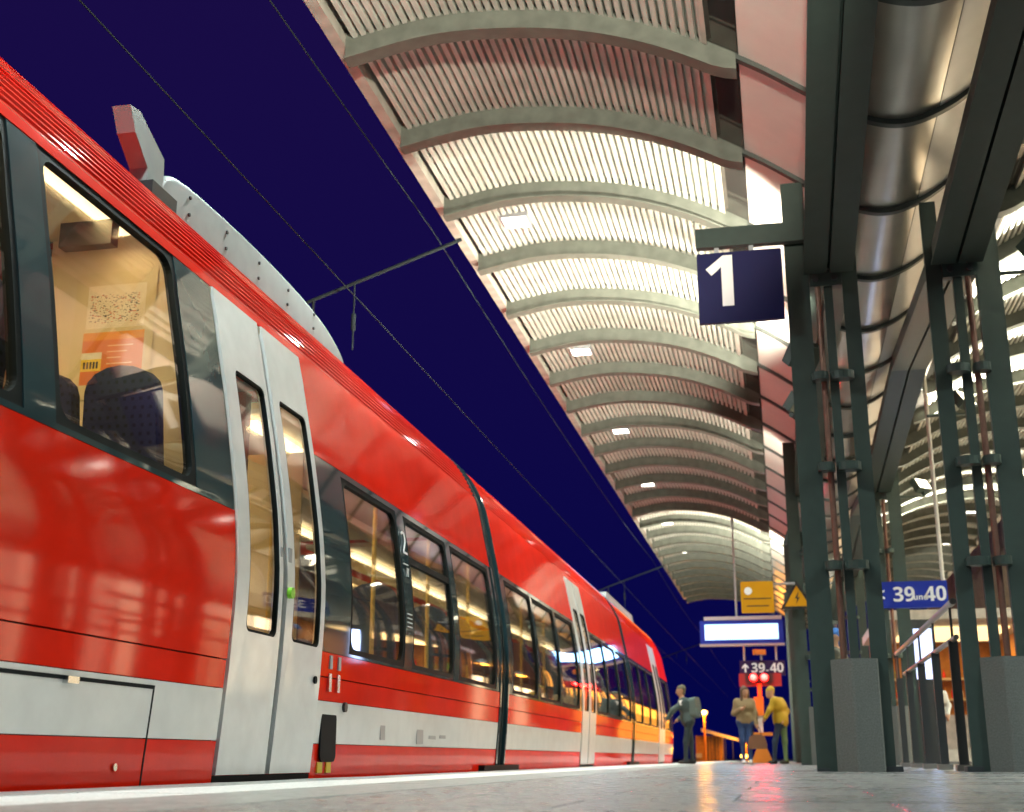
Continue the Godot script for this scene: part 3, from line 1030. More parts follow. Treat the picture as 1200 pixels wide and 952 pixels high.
# ------------------------------------------------------------------ people
func body(bones: Array, cell := 0.022, k := 0.018) -> SurfaceTool:
	var lo := Vector3(1e9, 1e9, 1e9); var hi := -lo
	for b in bones:
		for e in 2:
			var r: float = b[2 + e] + 0.06
			lo = lo.min(b[e] - Vector3.ONE * r); hi = hi.max(b[e] + Vector3.ONE * r)
	var n := Vector3i(((hi - lo) / cell).ceil()) + Vector3i.ONE
	var acc := PackedFloat32Array(); acc.resize(n.x * n.y * n.z)
	for b in bones:
		var pa: Vector3 = b[0]; var ab: Vector3 = b[1] - b[0]
		var r0: float = b[2]; var r1: float = b[3]
		var rm := maxf(r0, r1) + 0.05
		var l2 := maxf(ab.length_squared(), 1e-8)
		var i0 := Vector3i(((pa.min(b[1]) - Vector3.ONE * rm - lo) / cell).floor()).clamp(Vector3i.ZERO, n - Vector3i.ONE)
		var i1 := Vector3i(((pa.max(b[1]) + Vector3.ONE * rm - lo) / cell).ceil()).clamp(Vector3i.ZERO, n - Vector3i.ONE)
		for z in range(i0.z, i1.z + 1):
			for y in range(i0.y, i1.y + 1):
				var row := (z * n.y + y) * n.x
				for x in range(i0.x, i1.x + 1):
					var p := lo + Vector3(x, y, z) * cell - pa
					var t := clampf(p.dot(ab) / l2, 0.0, 1.0)
					var ds := (p - ab * t).length() - (r0 + (r1 - r0) * t)
					if ds < 0.06:
						acc[row + x] += exp(-ds / k)
	var st := new_st()
	st.set_smooth_group(1)
	var verts := {}
	var vs: Array = []
	var cs: Array = []
	var sx := 1; var sy := n.x; var sz := n.x * n.y
	var offs := [0, sx, sy, sx + sy, sz, sx + sz, sy + sz, sx + sy + sz]
	var edges := [[0, 1], [2, 3], [4, 5], [6, 7], [0, 2], [1, 3], [4, 6], [5, 7], [0, 4], [1, 5], [2, 6], [3, 7]]
	for z in n.z - 1:
		for y in n.y - 1:
			var row := (z * n.y + y) * n.x
			for x in n.x - 1:
				var o := row + x
				var cnt := 0
				for q in 8:
					if acc[o + offs[q]] > 1.0: cnt += 1
				if cnt == 0 or cnt == 8: continue
				var sum := Vector3.ZERO; var m := 0
				for e in edges:
					var va := acc[o + offs[e[0]]]; var vb := acc[o + offs[e[1]]]
					if (va > 1.0) != (vb > 1.0):
						var fa := -k * log(maxf(va, 1e-4)); var fb := -k * log(maxf(vb, 1e-4))
						var t := clampf(fa / (fa - fb), 0.05, 0.95)
						var pa2 := Vector3(e[0] & 1, (e[0] >> 1) & 1, e[0] >> 2); var pb2 := Vector3(e[1] & 1, (e[1] >> 1) & 1, e[1] >> 2)
						sum += pa2.lerp(pb2, t); m += 1
				var p := lo + (Vector3(x, y, z) + sum / m) * cell
				verts[o] = vs.size()
				vs.append(p)
				var best := 1e9; var col := Color.WHITE
				for b in bones:
					var ab: Vector3 = b[1] - b[0]
					var t2 := clampf((p - b[0]).dot(ab) / maxf(ab.length_squared(), 1e-8), 0.0, 1.0)
					var ds: float = (p - b[0] - ab * t2).length() - lerpf(b[2], b[3], t2)
					if ds < best:
						best = ds; col = b[4]
				cs.append(col)
	var face := func(i: int, j: int, kk: int, l: int, flip: bool) -> void:
		var q := [i, j, kk, l]
		if flip: q.reverse()
		for w in [q[0], q[2], q[1], q[0], q[3], q[2]]:
			st.set_color(cs[w])
			st.add_vertex(vs[w])
	for z in range(1, n.z - 1):
		for y in range(1, n.y - 1):
			for x in range(1, n.x - 1):
				var o := (z * n.y + y) * n.x + x
				var inside := acc[o] > 1.0
				if inside != (acc[o + sx] > 1.0):
					face.call(verts[o - sy - sz], verts[o - sz], verts[o], verts[o - sy], not inside)
				if inside != (acc[o + sy] > 1.0):
					face.call(verts[o - sx - sz], verts[o - sx], verts[o], verts[o - sz], not inside)
				if inside != (acc[o + sz] > 1.0):
					face.call(verts[o - sx - sy], verts[o - sy], verts[o], verts[o - sx], not inside)
	st.set_smooth_group(-1)
	return st

# joints in metres from the point between the feet; x right, y up, z towards the camera
func person(at: Vector3, label: String, j: Dictionary, c: Dictionary, look: Vector3) -> Node3D:
	var o := thing("person", label, "person", at)
	var up: Color = c.top; var pants: Color = c.legs; var skin_c: Color = c.skin; var shoe: Color = c.shoes
	var B := []
	var hipL: Vector3 = j.hip + j.side * 0.09; var hipR: Vector3 = j.hip - j.side * 0.09
	var sl: Vector3 = j.neck + j.side * 0.17 - Vector3(0, 0.07, 0); var sr: Vector3 = j.neck - j.side * 0.17 - Vector3(0, 0.07, 0)
	var bulk: float = c.get("bulk", 1.0)
	var chest: Vector3 = j.hip.lerp(j.neck, 0.68)
	var belly: Vector3 = j.hip.lerp(j.neck, 0.25)
	B.append([hipL, hipR, 0.115, 0.115, pants])
	B.append([belly - j.side * 0.05, belly + j.side * 0.05, 0.125 * bulk, 0.125 * bulk, up])
	B.append([j.hip.lerp(j.neck, 0.08) - j.side * 0.06, j.hip.lerp(j.neck, 0.08) + j.side * 0.06, 0.118 * bulk, 0.118 * bulk, up])
	B.append([chest - j.side * 0.08, chest + j.side * 0.08, 0.13 * bulk, 0.13 * bulk, up])
	B.append([sl, sr, 0.075 * bulk, 0.075 * bulk, up])
	B.append([j.neck - Vector3(0, 0.05, 0), j.head - Vector3(0, 0.08, 0), 0.058, 0.052, skin_c])
	for s in 2:
		var sh := sl if s == 0 else sr
		var el: Vector3 = j.elbow[s]; var ha: Vector3 = j.hand[s]
		B.append([sh, el, 0.062 * bulk, 0.05 * bulk, up])
		B.append([el, el.lerp(ha, 0.92), 0.05 * bulk, 0.038 * bulk, up])
		var hp := hipL if s == 0 else hipR
		var kn: Vector3 = j.knee[s]; var an: Vector3 = j.ankle[s]
		B.append([hp, kn, 0.092, 0.062, c.get("legs2", pants) if s == 1 else pants])
		B.append([kn, an, 0.06, 0.045, c.get("legs2", pants) if s == 1 else pants])
		var fd: Vector3 = j.foot
		B.append([an + Vector3(0, -0.045, 0) - fd * 0.04, an + Vector3(0, -0.05, 0) + fd * 0.15, 0.045, 0.036, shoe])
		# hand: palm
		var hd := (ha - el).normalized()
		B.append([ha, ha + hd * 0.06, 0.034, 0.036, skin_c])
	# head: skull, jaw, nose
	var fw := look.normalized()
	B.append([j.head + Vector3(0, 0.035, 0) - fw * 0.015, j.head + Vector3(0, 0.03, 0) + fw * 0.012, 0.088, 0.082, skin_c])
	B.append([j.head - Vector3(0, 0.05, 0) + fw * 0.02, j.head - Vector3(0, 0.065, 0) + fw * 0.04, 0.06, 0.04, skin_c])
	B.append([j.head + fw * 0.085 + Vector3(0, 0.01, 0), j.head + fw * 0.10 - Vector3(0, 0.02, 0), 0.012, 0.016, skin_c])
	var st := body(B)
	# fingers
	for s in 2:
		var el: Vector3 = j.elbow[s]; var ha: Vector3 = j.hand[s]
		var hd := (ha - el).normalized()
		var across := hd.cross(Vector3(0, 0, 1)); across = Vector3(0, 0, 1) if across.length() < 0.2 else hd.cross(across.normalized())
		across = across.normalized()
		var curl := hd.cross(across).normalized()
		st.set_color(skin_c)
		for f in 4:
			var r0 := ha + hd * 0.07 + across * (f - 1.5) * 0.02
			var ln: float = [0.07, 0.08, 0.075, 0.06][f]
			tube(st, [r0, r0 + hd * ln * 0.5, r0 + hd * ln * 0.85 + curl * ln * 0.35], [0.009, 0.0085, 0.007], 6)
		var t0 := ha + hd * 0.02 + across * 0.03
		tube(st, [t0, t0 + (across + hd).normalized() * 0.035, t0 + (across + hd * 2).normalized() * 0.065], [0.011, 0.010, 0.008], 6)
	var m := mat("person_surface_%d" % used.get("person", 0), Color.WHITE, 0.8)
	m.vertex_color_use_as_albedo = true
	put("body", st, m, o)
	# face
	var side := fw.cross(Vector3.UP).normalized()
	for s in [-1, 1]:
		var e := new_st()
		ball(e, j.head + fw * 0.082 + side * 0.033 * s + Vector3(0, 0.02, 0), Vector3.ONE * 0.012, 8, 5)
		put("eye", e, M.black, o)
	var mo := new_st()
	tube(mo, [j.head + fw * 0.083 - Vector3(0, 0.052, 0) + side * 0.022, j.head + fw * 0.09 - Vector3(0, 0.054, 0), j.head + fw * 0.083 - Vector3(0, 0.052, 0) - side * 0.022], 0.006, 5)
	put("mouth", mo, M.interior_dark_red, o)
	# hair or cap
	var H := []
	var hc: Color = c.hair
	H.append([j.head + Vector3(0, 0.06, 0) - fw * 0.03, j.head + Vector3(0, 0.055, 0) + fw * 0.015, 0.085, 0.078, hc])
	H.append([j.head + Vector3(0, 0.02, 0) - fw * 0.045, j.head - Vector3(0, 0.05, 0) - fw * 0.05, 0.07, 0.055, hc])
	if c.get("long", false):
		for s in [-1, 1]:
			H.append([j.head + side * 0.07 * s + Vector3(0, 0.02, 0), j.neck + side * 0.10 * s - Vector3(0, 0.16, 0) + fw * 0.05, 0.04, 0.035, hc])
		H.append([j.head - fw * 0.06, j.neck - fw * 0.10 - Vector3(0, 0.18, 0), 0.07, 0.06, hc])
	var hm := mat("hair_%d" % used.get("person", 0), Color.WHITE, 0.7)
	hm.vertex_color_use_as_albedo = true
	put(c.get("hair_name", "hair"), body(H, 0.014, 0.012), hm, o)
	return o

func build_people() -> void:
	var skin_c := Color(0.45, 0.24, 0.14)
	var o: Node3D
	person(P(-2.22, 0, 30), "person in grey green jacket leaning towards the train door, hand on the train", {
		"hip": Vector3(0.08, 0.93, 0), "neck": Vector3(-0.02, 1.46, 0), "head": Vector3(-0.07, 1.63, 0), "side": Vector3(0.25, 0, 0.97),
		"elbow": [Vector3(-0.24, 1.20, 0.20), Vector3(0.02, 1.12, -0.25)], "hand": [Vector3(-0.40, 1.0, 0.16), Vector3(-0.16, 1.0, -0.22)],
		"knee": [Vector3(0.02, 0.50, 0.10), Vector3(0.12, 0.50, -0.08)], "ankle": [Vector3(0.0, 0.085, 0.10), Vector3(0.14, 0.085, -0.10)], "foot": Vector3(-0.96, 0, 0.2)},
		{"top": Color(0.055, 0.085, 0.085), "legs": Color(0.018, 0.03, 0.035), "skin": skin_c, "shoes": Color(0.01, 0.01, 0.01), "hair": Color(0.10, 0.10, 0.06), "hair_name": "cap", "bulk": 1.22}, Vector3(-1, -0.15, 0.15))
	o = get_child(get_child_count() - 1)
	var st: SurfaceTool
	st = new_st()
	obox(st, Transform3D(Basis(Vector3(0, 0, 1), 0.3), Vector3(-0.05, 1.36, 0.24)), Vector3(0.08, 0.10, 0.02))
	put("shoulder_patch", st, M.print_white, o)
	person(P(-0.86, 0, 30.5), "person with long brown hair in beige jacket and blue jeans on the platform", {
		"hip": Vector3(0.0, 0.93, 0), "neck": Vector3(0.0, 1.46, 0), "head": Vector3(0.02, 1.62, 0.02), "side": Vector3(-0.98, 0, 0.18),
		"elbow": [Vector3(-0.25, 1.13, 0.05), Vector3(0.24, 1.14, 0.0)], "hand": [Vector3(-0.06, 1.22, 0.22), Vector3(0.26, 0.88, 0.04)],
		"knee": [Vector3(-0.08, 0.50, 0.03), Vector3(0.08, 0.50, 0.02)], "ankle": [Vector3(-0.07, 0.085, 0.0), Vector3(0.08, 0.085, 0.0)], "foot": Vector3(0.15, 0, 0.98)},
		{"top": Color(0.22, 0.16, 0.075), "legs": Color(0.02, 0.05, 0.14), "skin": skin_c, "shoes": Color(0.6, 0.6, 0.6), "hair": Color(0.09, 0.045, 0.02), "long": true, "bulk": 1.12}, Vector3(0.45, -0.1, 0.9))
	person(P(-0.10, 0, 30.6), "person in yellow jacket bending over beside the orange post", {
		"hip": Vector3(0.06, 0.92, 0), "neck": Vector3(0.0, 1.47, 0.05), "head": Vector3(-0.16, 1.60, 0.06), "side": Vector3(-0.4, 0, 0.92),
		"elbow": [Vector3(-0.18, 1.20, 0.26), Vector3(0.20, 1.18, -0.1)], "hand": [Vector3(-0.30, 1.02, 0.24), Vector3(0.10, 0.98, 0.12)],
		"knee": [Vector3(-0.10, 0.50, 0.08), Vector3(0.12, 0.50, 0.0)], "ankle": [Vector3(-0.14, 0.085, 0.06), Vector3(0.12, 0.085, 0.0)], "foot": Vector3(-0.75, 0, 0.66)},
		{"top": Color(0.40, 0.25, 0.010), "legs": Color(0.015, 0.03, 0.055), "legs2": Color(0.10, 0.17, 0.07), "skin": skin_c, "shoes": Color(0.012, 0.012, 0.012), "hair": Color(0.47, 0.31, 0.012), "hair_name": "hood", "bulk": 1.25}, Vector3(-0.8, -0.5, 0.5))
	person(P(0.72, 0, 16.8), "person in blue cap and dark jacket standing behind the column with base cover", {
		"hip": Vector3(0.0, 0.93, 0), "neck": Vector3(0.0, 1.46, 0), "head": Vector3(-0.02, 1.60, 0.0), "side": Vector3(-0.3, 0, 0.95),
		"elbow": [Vector3(-0.1, 1.14, 0.27), Vector3(0.06, 1.14, -0.27)], "hand": [Vector3(-0.2, 0.98, 0.22), Vector3(-0.02, 0.9, -0.3)],
		"knee": [Vector3(-0.02, 0.50, 0.1), Vector3(0.02, 0.50, -0.09)], "ankle": [Vector3(-0.02, 0.085, 0.1), Vector3(0.02, 0.085, -0.1)], "foot": Vector3(-0.95, 0, 0.3)},
		{"top": Color(0.05, 0.045, 0.03), "legs": Color(0.02, 0.025, 0.03), "skin": skin_c, "shoes": Color(0.012, 0.012, 0.012), "hair": Color(0.02, 0.12, 0.38), "hair_name": "cap", "bulk": 1.2}, Vector3(-0.95, -0.05, 0.3))
	person(P(3.05, 0, 27.2), "person in pale top standing before the lit kiosk counter", {
		"hip": Vector3(0.0, 0.93, 0), "neck": Vector3(0.0, 1.44, 0), "head": Vector3(0.0, 1.59, 0.0), "side": Vector3(-0.98, 0, 0.1),
		"elbow": [Vector3(-0.25, 1.14, 0.03), Vector3(0.25, 1.14, 0.0)], "hand": [Vector3(-0.25, 0.88, 0.10), Vector3(0.20, 0.95, 0.15)],
		"knee": [Vector3(-0.08, 0.50, 0.03), Vector3(0.08, 0.50, 0.02)], "ankle": [Vector3(-0.08, 0.085, 0.0), Vector3(0.09, 0.085, 0.0)], "foot": Vector3(0.1, 0, 0.98)},
		{"top": Color(0.5, 0.48, 0.42), "legs": Color(0.05, 0.07, 0.1), "skin": skin_c, "shoes": Color(0.02, 0.02, 0.02), "hair": Color(0.06, 0.03, 0.015)}, Vector3(0.1, 0, 1))
	var bp := thing("backpack", "grey green backpack worn by the person leaning at the train", "backpack", P(-2.22, 0, 30))
	st = new_st()
	prism(st, rrect(0.34, 0.46, 0.10), Transform3D(Basis(Vector3.UP, 1.25) * Basis(Vector3.RIGHT, -0.12), Vector3(0.17, 1.24, 0.03)), 0.17)
	put("pack", st, mat("pack_cloth", lin(0.09, 0.12, 0.11), 0.8), bp)
	st = new_st()
	prism(st, rrect(0.24, 0.20, 0.05), Transform3D(Basis(Vector3.UP, 1.25) * Basis(Vector3.RIGHT, -0.12), Vector3(0.31, 1.14, 0.08)), 0.06)
	put("front_pocket", st, M.pack_cloth, bp)
	# handbag
	var h := thing("handbag", "brown handbag hanging low between the two people by the orange post", "bag", P(-0.60, 0.33, 30.45))
	st = new_st()
	prism(st, PackedVector2Array([Vector2(-0.20, 0.0), Vector2(0.20, 0.0), Vector2(0.22, 0.10), Vector2(0.17, 0.27), Vector2(0.08, 0.32), Vector2(-0.08, 0.32), Vector2(-0.17, 0.27), Vector2(-0.22, 0.10)]), Transform3D(Basis(), Vector3(0, 0, -0.07)), 0.14)
	put("bag_body", st, mat("bag_brown", lin(0.16, 0.07, 0.03), 0.6), h)
	st = new_st()
	tube(st, [Vector3(-0.10, 0.30, 0), Vector3(-0.06, 0.48, 0), Vector3(0.0, 0.54, 0), Vector3(0.06, 0.48, 0), Vector3(0.10, 0.30, 0)], 0.012, 6)
	put("handle", st, M.black, h)

# ------------------------------------------------------------------ signs and platform furniture
func build_signs() -> void:
	var st: SurfaceTool
	var o := thing("platform_sign", "dark blue platform number sign reading 1 on grey bracket arm", "sign", P(0, 5.0, 12.8))
	st = new_st()
	obox(st, Transform3D(Basis(), Vector3(0.10, 0.575, 0.0)), Vector3(1.48, 0.22, 0.10))
	put("bracket_arm", st, M.steel_green, o)
	for x in [-0.42, -0.05]:
		st = new_st()
		obox(st, Transform3D(Basis(), Vector3(x, 0.435, 0)), Vector3(0.05, 0.08, 0.03))
		put("hanger", st, M.grey_case, o)
	st = new_st()
	prism(st, rrect(0.90, 0.80, 0.015), Transform3D(Basis(), Vector3(-0.185, 0.0, -0.03)), 0.06)
	var pl := put("panel", st, M.sign_blue, o)
	text("1", 0.58, M.print_white, pl, Vector3(-0.36, 0.06, 0.033))
	# sign over the stair
	o = thing("direction_sign", "bright blue hanging sign reading 39 und 40 between the columns", "sign", P(2.15, 2.53, 20.0))
	st = new_st()
	prism(st, rrect(1.18, 0.40, 0.01), Transform3D(Basis(), Vector3(-0.18, 0, -0.05)), 0.10)
	pl = put("panel", st, M.sign_blue_bright, o)
	text("39", 0.22, M.print_white, pl, Vector3(-0.23, 0.0, 0.053))
	text("und", 0.085, M.print_white, pl, Vector3(0.01, -0.045, 0.053))
	text("40", 0.22, M.print_white, pl, Vector3(0.23, 0.0, 0.053))
	text("<", 0.2, M.print_white, pl, Vector3(-0.58, 0.0, 0.053))
	for x in [-0.7, 0.36]:
		st = new_st()
		tube(st, [Vector3(x, 0.2, 0), Vector3(x, canopy_y(2.15 + x) - 2.6, 0)], 0.03, 8)
		put("hanger", st, M.wall_white, o)
	# departure display
	o = thing("departure_display", "hanging departure display with glowing pale blue screen", "display", P(-1.02, 3.62, 37.0))
	st = new_st()
	obox(st, Transform3D(Basis(), Vector3(0, 0, 0)), Vector3(2.36, 0.66, 0.30))
	put("case", st, M.sign_blue_bright, o)
	st = new_st()
	obox(st, Transform3D(Basis(), Vector3(0, 0.0, 0.153)), Vector3(2.08, 0.44, 0.006))
	put("screen", st, M.screen_glow, o)
	st = new_st()
	obox(st, Transform3D(Basis(), Vector3(0.05, 0.39, 0)), Vector3(2.2, 0.10, 0.34))
	put("top_rail", st, M.grey_case, o)
	st = new_st()
	obox(st, Transform3D(Basis(), Vector3(0, -0.36, 0)), Vector3(2.40, 0.05, 0.34))
	put("bottom_rail", st, M.grey_case, o)
	st = new_st()
	tube(st, [Vector3(-0.12, 0.44, 0), Vector3(-0.12, canopy_y(-1.14) - 3.62, 0)], 0.03, 8)
	put("hanger", st, M.grey_case, o)
	var l := AreaLight3D.new()
	l.name = "screen_light"
	l.area_size = Vector2(2.08, 0.44)
	l.light_energy = 2.0
	l.light_color = Color(0.55, 0.8, 1.0)
	l.area_range = 30.0
	l.shadow_enabled = true
	o.add_child(l)
	l.position = Vector3(0, 0, 0.17)
	l.rotation.y = PI
	# smaller track sign below
	o = thing("track_sign", "purple sign reading 39 40 with arrow under the departure display", "sign", P(-0.48, 2.60, 37.0))
	st = new_st()
	obox(st, Transform3D(), Vector3(1.28, 0.42, 0.10))
	pl = put("panel", st, M.sign_purple, o)
	text("39", 0.26, M.print_white, pl, Vector3(-0.12, 0.0, 0.053))
	text("-", 0.2, M.print_white, pl, Vector3(0.13, -0.05, 0.053))
	text("40", 0.26, M.print_white, pl, Vector3(0.40, 0.0, 0.053))
	st = new_st()
	prism(st, PackedVector2Array([Vector2(-0.025, -0.12), Vector2(0.025, -0.12), Vector2(0.025, 0.04), Vector2(0.09, -0.02), Vector2(0.09, 0.04), Vector2(0.0, 0.13), Vector2(-0.09, 0.04), Vector2(-0.09, -0.02), Vector2(-0.025, 0.04)]), Transform3D(Basis(), Vector3(-0.48, 0, 0.05)), 0.005)
	put("arrow", st, M.print_white, pl)
	for x in [-0.50, 0.40]:
		st = new_st()
		tube(st, [Vector3(x, 0.21, 0), Vector3(x, 0.64, 0)], 0.03, 8)
		put("hanger", st, M.grey_case, o)
	# yellow sign on the second column
	o = thing("yellow_sign", "amber yellow square sign with white round emblem beside the column", "sign", P(-0.345, 3.11, 24.6))
	st = new_st()
	prism(st, rrect(0.62, 0.60, 0.02), Transform3D(Basis(), Vector3(0, 0, -0.03)), 0.06)
	pl = put("panel", st, M.sign_yellow, o)
	st = new_st()
	tube(st, [Vector3(-0.17, 0.12, 0.03), Vector3(-0.17, 0.12, 0.036)], 0.075, 18, false)
	put("emblem", st, M.print_white, pl)
	for k in 2:
		st = new_st()
		obox(st, Transform3D(Basis(), Vector3(0.0, -0.03 - k * 0.14, 0.032)), Vector3(0.52 - k * 0.1, 0.02, 0.004))
		put("printed_line", st, M.black, pl)
	st = new_st()
	tube(st, [Vector3(0.31, 0.25, -0.05), Vector3(0.72, 0.25, -0.05)], 0.025, 8)
	put("bracket_arm", st, M.grey_case, o)
	# warning triangle
	o = thing("warning_sign", "yellow triangular warning sign with black border on the column", "sign", P(0.40, 2.88, 24.72))
	st = new_st()
	prism(st, PackedVector2Array([Vector2(-0.32, 0), Vector2(0.32, 0), Vector2(0, 0.55)]), Transform3D(Basis(), Vector3.ZERO), 0.02)
	put("border", st, M.black, o)
	st = new_st()
	prism(st, PackedVector2Array([Vector2(-0.235, 0.05), Vector2(0.235, 0.05), Vector2(0, 0.45)]), Transform3D(Basis(), Vector3(0, 0, 0.018)), 0.006)
	put("panel", st, M.sign_yellow, o)
	st = new_st()
	prism(st, PackedVector2Array([Vector2(-0.02, 0.09), Vector2(0.05, 0.22), Vector2(0.01, 0.22), Vector2(0.04, 0.34), Vector2(-0.04, 0.20), Vector2(0.0, 0.20)]), Transform3D(Basis(), Vector3(0, 0, 0.024)), 0.004)
	put("bolt_mark", st, M.black, o)
	# orange post with twin red lamps
	o = thing("signal_post", "orange buffer signal post carrying two glowing red lamps", "signal", P(-0.60, 0, 36.0))
	st = new_st()
	prism(st, PackedVector2Array([Vector2(-0.30, 0), Vector2(0.30, 0), Vector2(0.12, 0.42), Vector2(0.07, 0.72), Vector2(-0.07, 0.72), Vector2(-0.12, 0.42)]), Transform3D(Basis(), Vector3(0, 0, -0.1)), 0.2)
	put("foot", st, M.orange_paint, o)
	st = new_st()
	obox(st, Transform3D(Basis(), Vector3(0, 0.76, 0)), Vector3(0.62, 0.09, 0.24))
	put("cross_bar", st, M.orange_paint, o)
	st = new_st()
	obox(st, Transform3D(Basis(), Vector3(0, 1.03, 0)), Vector3(0.13, 0.45, 0.1))
	put("post", st, M.wall_white, o)
	st = new_st()
	obox(st, Transform3D(Basis(), Vector3(-0.02, 1.5, 0)), Vector3(0.26, 0.5, 0.16))
	put("cabinet", st, M.orange_paint, o)
	st = new_st()
	obox(st, Transform3D(Basis(), Vector3(0.02, 1.92, 0)), Vector3(0.11, 0.36, 0.10))
	put("neck", st, M.orange_paint, o)
	st = new_st()
	obox(st, Transform3D(Basis(), Vector3(0.05, 2.22, -0.12)), Vector3(1.16, 0.36, 0.05))
	put("lamp_board", st, M.lamp_board_dark, o)
	for x in [-0.13, 0.17]:
		st = new_st()
		tube(st, [Vector3(x, 2.27, -0.08), Vector3(x, 2.27, 0.10)], 0.13, 16, false)
		var lh := put("lamp_housing", st, M.black, o)
		st = new_st()
		ball(st, Vector3(x, 2.27, 0.10), Vector3(0.10, 0.10, 0.04), 14, 8)
		put("red_lamp", st, M.red_lamp, lh)
		var ol := OmniLight3D.new()
		ol.name = "red_light"
		ol.light_energy = 2.0
		ol.light_color = Color(1.0, 0.04, 0.03)
		ol.omni_range = 30.0
		ol.light_size = 0.08
		ol.shadow_enabled = true
		lh.add_child(ol)
		ol.position = Vector3(x, 2.27, 0.20)
	# camera on the sign
	o = thing("surveillance_camera", "orange lit surveillance camera above the purple track sign", "camera", P(-0.55, 2.98, 36.9))
	st = new_st()
	obox(st, Transform3D(Basis(Vector3.UP, 0.5), Vector3(0, 0.06, 0)), Vector3(0.34, 0.14, 0.14))
	put("camera_body", st, M.orange_paint, o)
	st = new_st()
	obox(st, Transform3D(Basis(), Vector3(0.05, -0.08, 0)), Vector3(0.05, 0.16, 0.05))
	put("mount", st, M.grey_case, o)
	# railing around the stair
	for r in 2:
		var x: float = [1.76, 3.6][r]
		o = thing("stair_railing", ["dark post railing with two rails behind the paired columns", "dark post railing with two rails on the kiosk side of the stair"][r], "railing", P(x, 0, 17.0))
		st = new_st()
		tube(st, [Vector3(0, 1.66, -3.2), Vector3(0, 1.66, 3.6)], 0.035, 10)
		put("handrail", st, M.stainless, o)
		st = new_st()
		tube(st, [Vector3(0, 1.30, -2.2), Vector3(0, 1.30, 3.6)], 0.028, 10)
		put("middle_rail", st, M.dark_steel if r == 1 else M.stainless, o)
		for k in 5:
			st = new_st()
			var z := -3.1 + k * 1.6
			obox(st, Transform3D(Basis(), Vector3(0, 0.65, z)), Vector3(0.09, 1.28, 0.06))
			var pz := put("post", st, M.dark_steel, o)
			st = new_st()
			obox(st, Transform3D(Basis(), Vector3(0, 0.03, z)), Vector3(0.16, 0.06, 0.14))
			put("foot_plate", st, M.stainless, pz)
			st = new_st()
			obox(st, Transform3D(Basis(), Vector3(0, 1.46, z)), Vector3(0.025, 0.36, 0.025))
			put("rail_stem", st, M.dark_steel, pz)

# ------------------------------------------------------------------ ground
func build_ground() -> void:
	var st := new_st()
	box(st, -900, 900, -0.95, -0.85, -300, 1500)
	structure("ground", st, M.terrain, "dark ground around the station")
	st = new_st()
	box(st, -8.5, -2.96, -0.846, -0.76, -10, 300)
	structure("track_bed", st, M.ballast, "dark ballast under the train")
	st = new_st()
	box(st, -2.95, 5.73, -0.84, -0.012, -10, 66)
	var pf := structure("platform", st, M.joint, "grey platform paving with a white edge line")
	var edge := new_st()
	# edge slabs, line and paving: single slabs near the camera, long runs beyond
	var i := 0
	rng.seed = 21
	var d := 0.5
	while d < 22.0:
		st = new_st()
		slab(st, -2.97, -2.62, d, d + 0.99)
		put("edge_slab", st, M.edge_slab, pf)
		st = new_st()
		slab(st, -2.612, -2.10, d, d + 0.99)
		put("white_line_slab", st, M.line_white, pf)
		st = new_st()
		slab(st, -2.09, -1.535, d, d + 0.99)
		put("edge_slab", st, M.edge_slab, pf)
		d += 1.0
	for q in [[-2.97, -2.62, M.edge_slab, "edge_run"], [-2.612, -2.10, M.line_white, "white_line_run"], [-2.09, -1.535, M.edge_slab, "edge_run"], [-1.505, 5.73, M.paving, "paving_run"]]:
		st = new_st()
		box(st, q[0], q[1], -0.06, 0.0, 22.5 if q[1] < 0 else 14.5, 65.9)
		put(q[3], st, q[2], pf)
	d = 0.5
	var row := 0
	while d < 14.4:
		var x := -1.505
		var w := 0.9
		var off := 0.45 if row % 2 == 1 else 0.0
		if off > 0:
			st = new_st(); slab(st, x, x + off - 0.005, d, d + 0.695)
			put("paving_slab", st, M.paving, pf)
			x += off
		while x < 5.7:
			st = new_st()
			slab(st, x, minf(x + w - 0.005, 5.73), d, d + 0.695)
			put("paving_slab", st, M.paving if rng.randf() < 0.6 else M.paving_dark, pf)
			x += w
		d += 0.70
		row += 1
	# rails of this track
	for x in [-5.2, -3.72]:
		st = new_st()
		box(st, x - 0.035, x + 0.035, -0.76, -0.60, -10, 300)
		var r := structure("rail", st, M.stainless, "steel rail under the train")

func slab(st: SurfaceTool, x0: float, x1: float, d0: float, d1: float) -> void:
	var t := rng.randf_range(-0.0012, 0.0012)
	var c := 0.004
	var v := [P(x0, -0.05, d0), P(x1, -0.05, d0), P(x1, -0.05, d1), P(x0, -0.05, d1), P(x0, t - c, d0), P(x1, t - c, d0), P(x1, t - c, d1), P(x0, t - c, d1)]
	for k in 4:
		quad(st, v[k], v[(k + 1) % 4], v[(k + 1) % 4 + 4], v[k + 4])
	var u := [P(x0 + c, t, d0 + c), P(x1 - c, t, d0 + c), P(x1 - c, t, d1 - c), P(x0 + c, t, d1 - c)]
	for k in 4:
		quad(st, v[k + 4], v[(k + 1) % 4 + 4], u[(k + 1) % 4], u[k])
	quad(st, u[0], u[1], u[2], u[3])

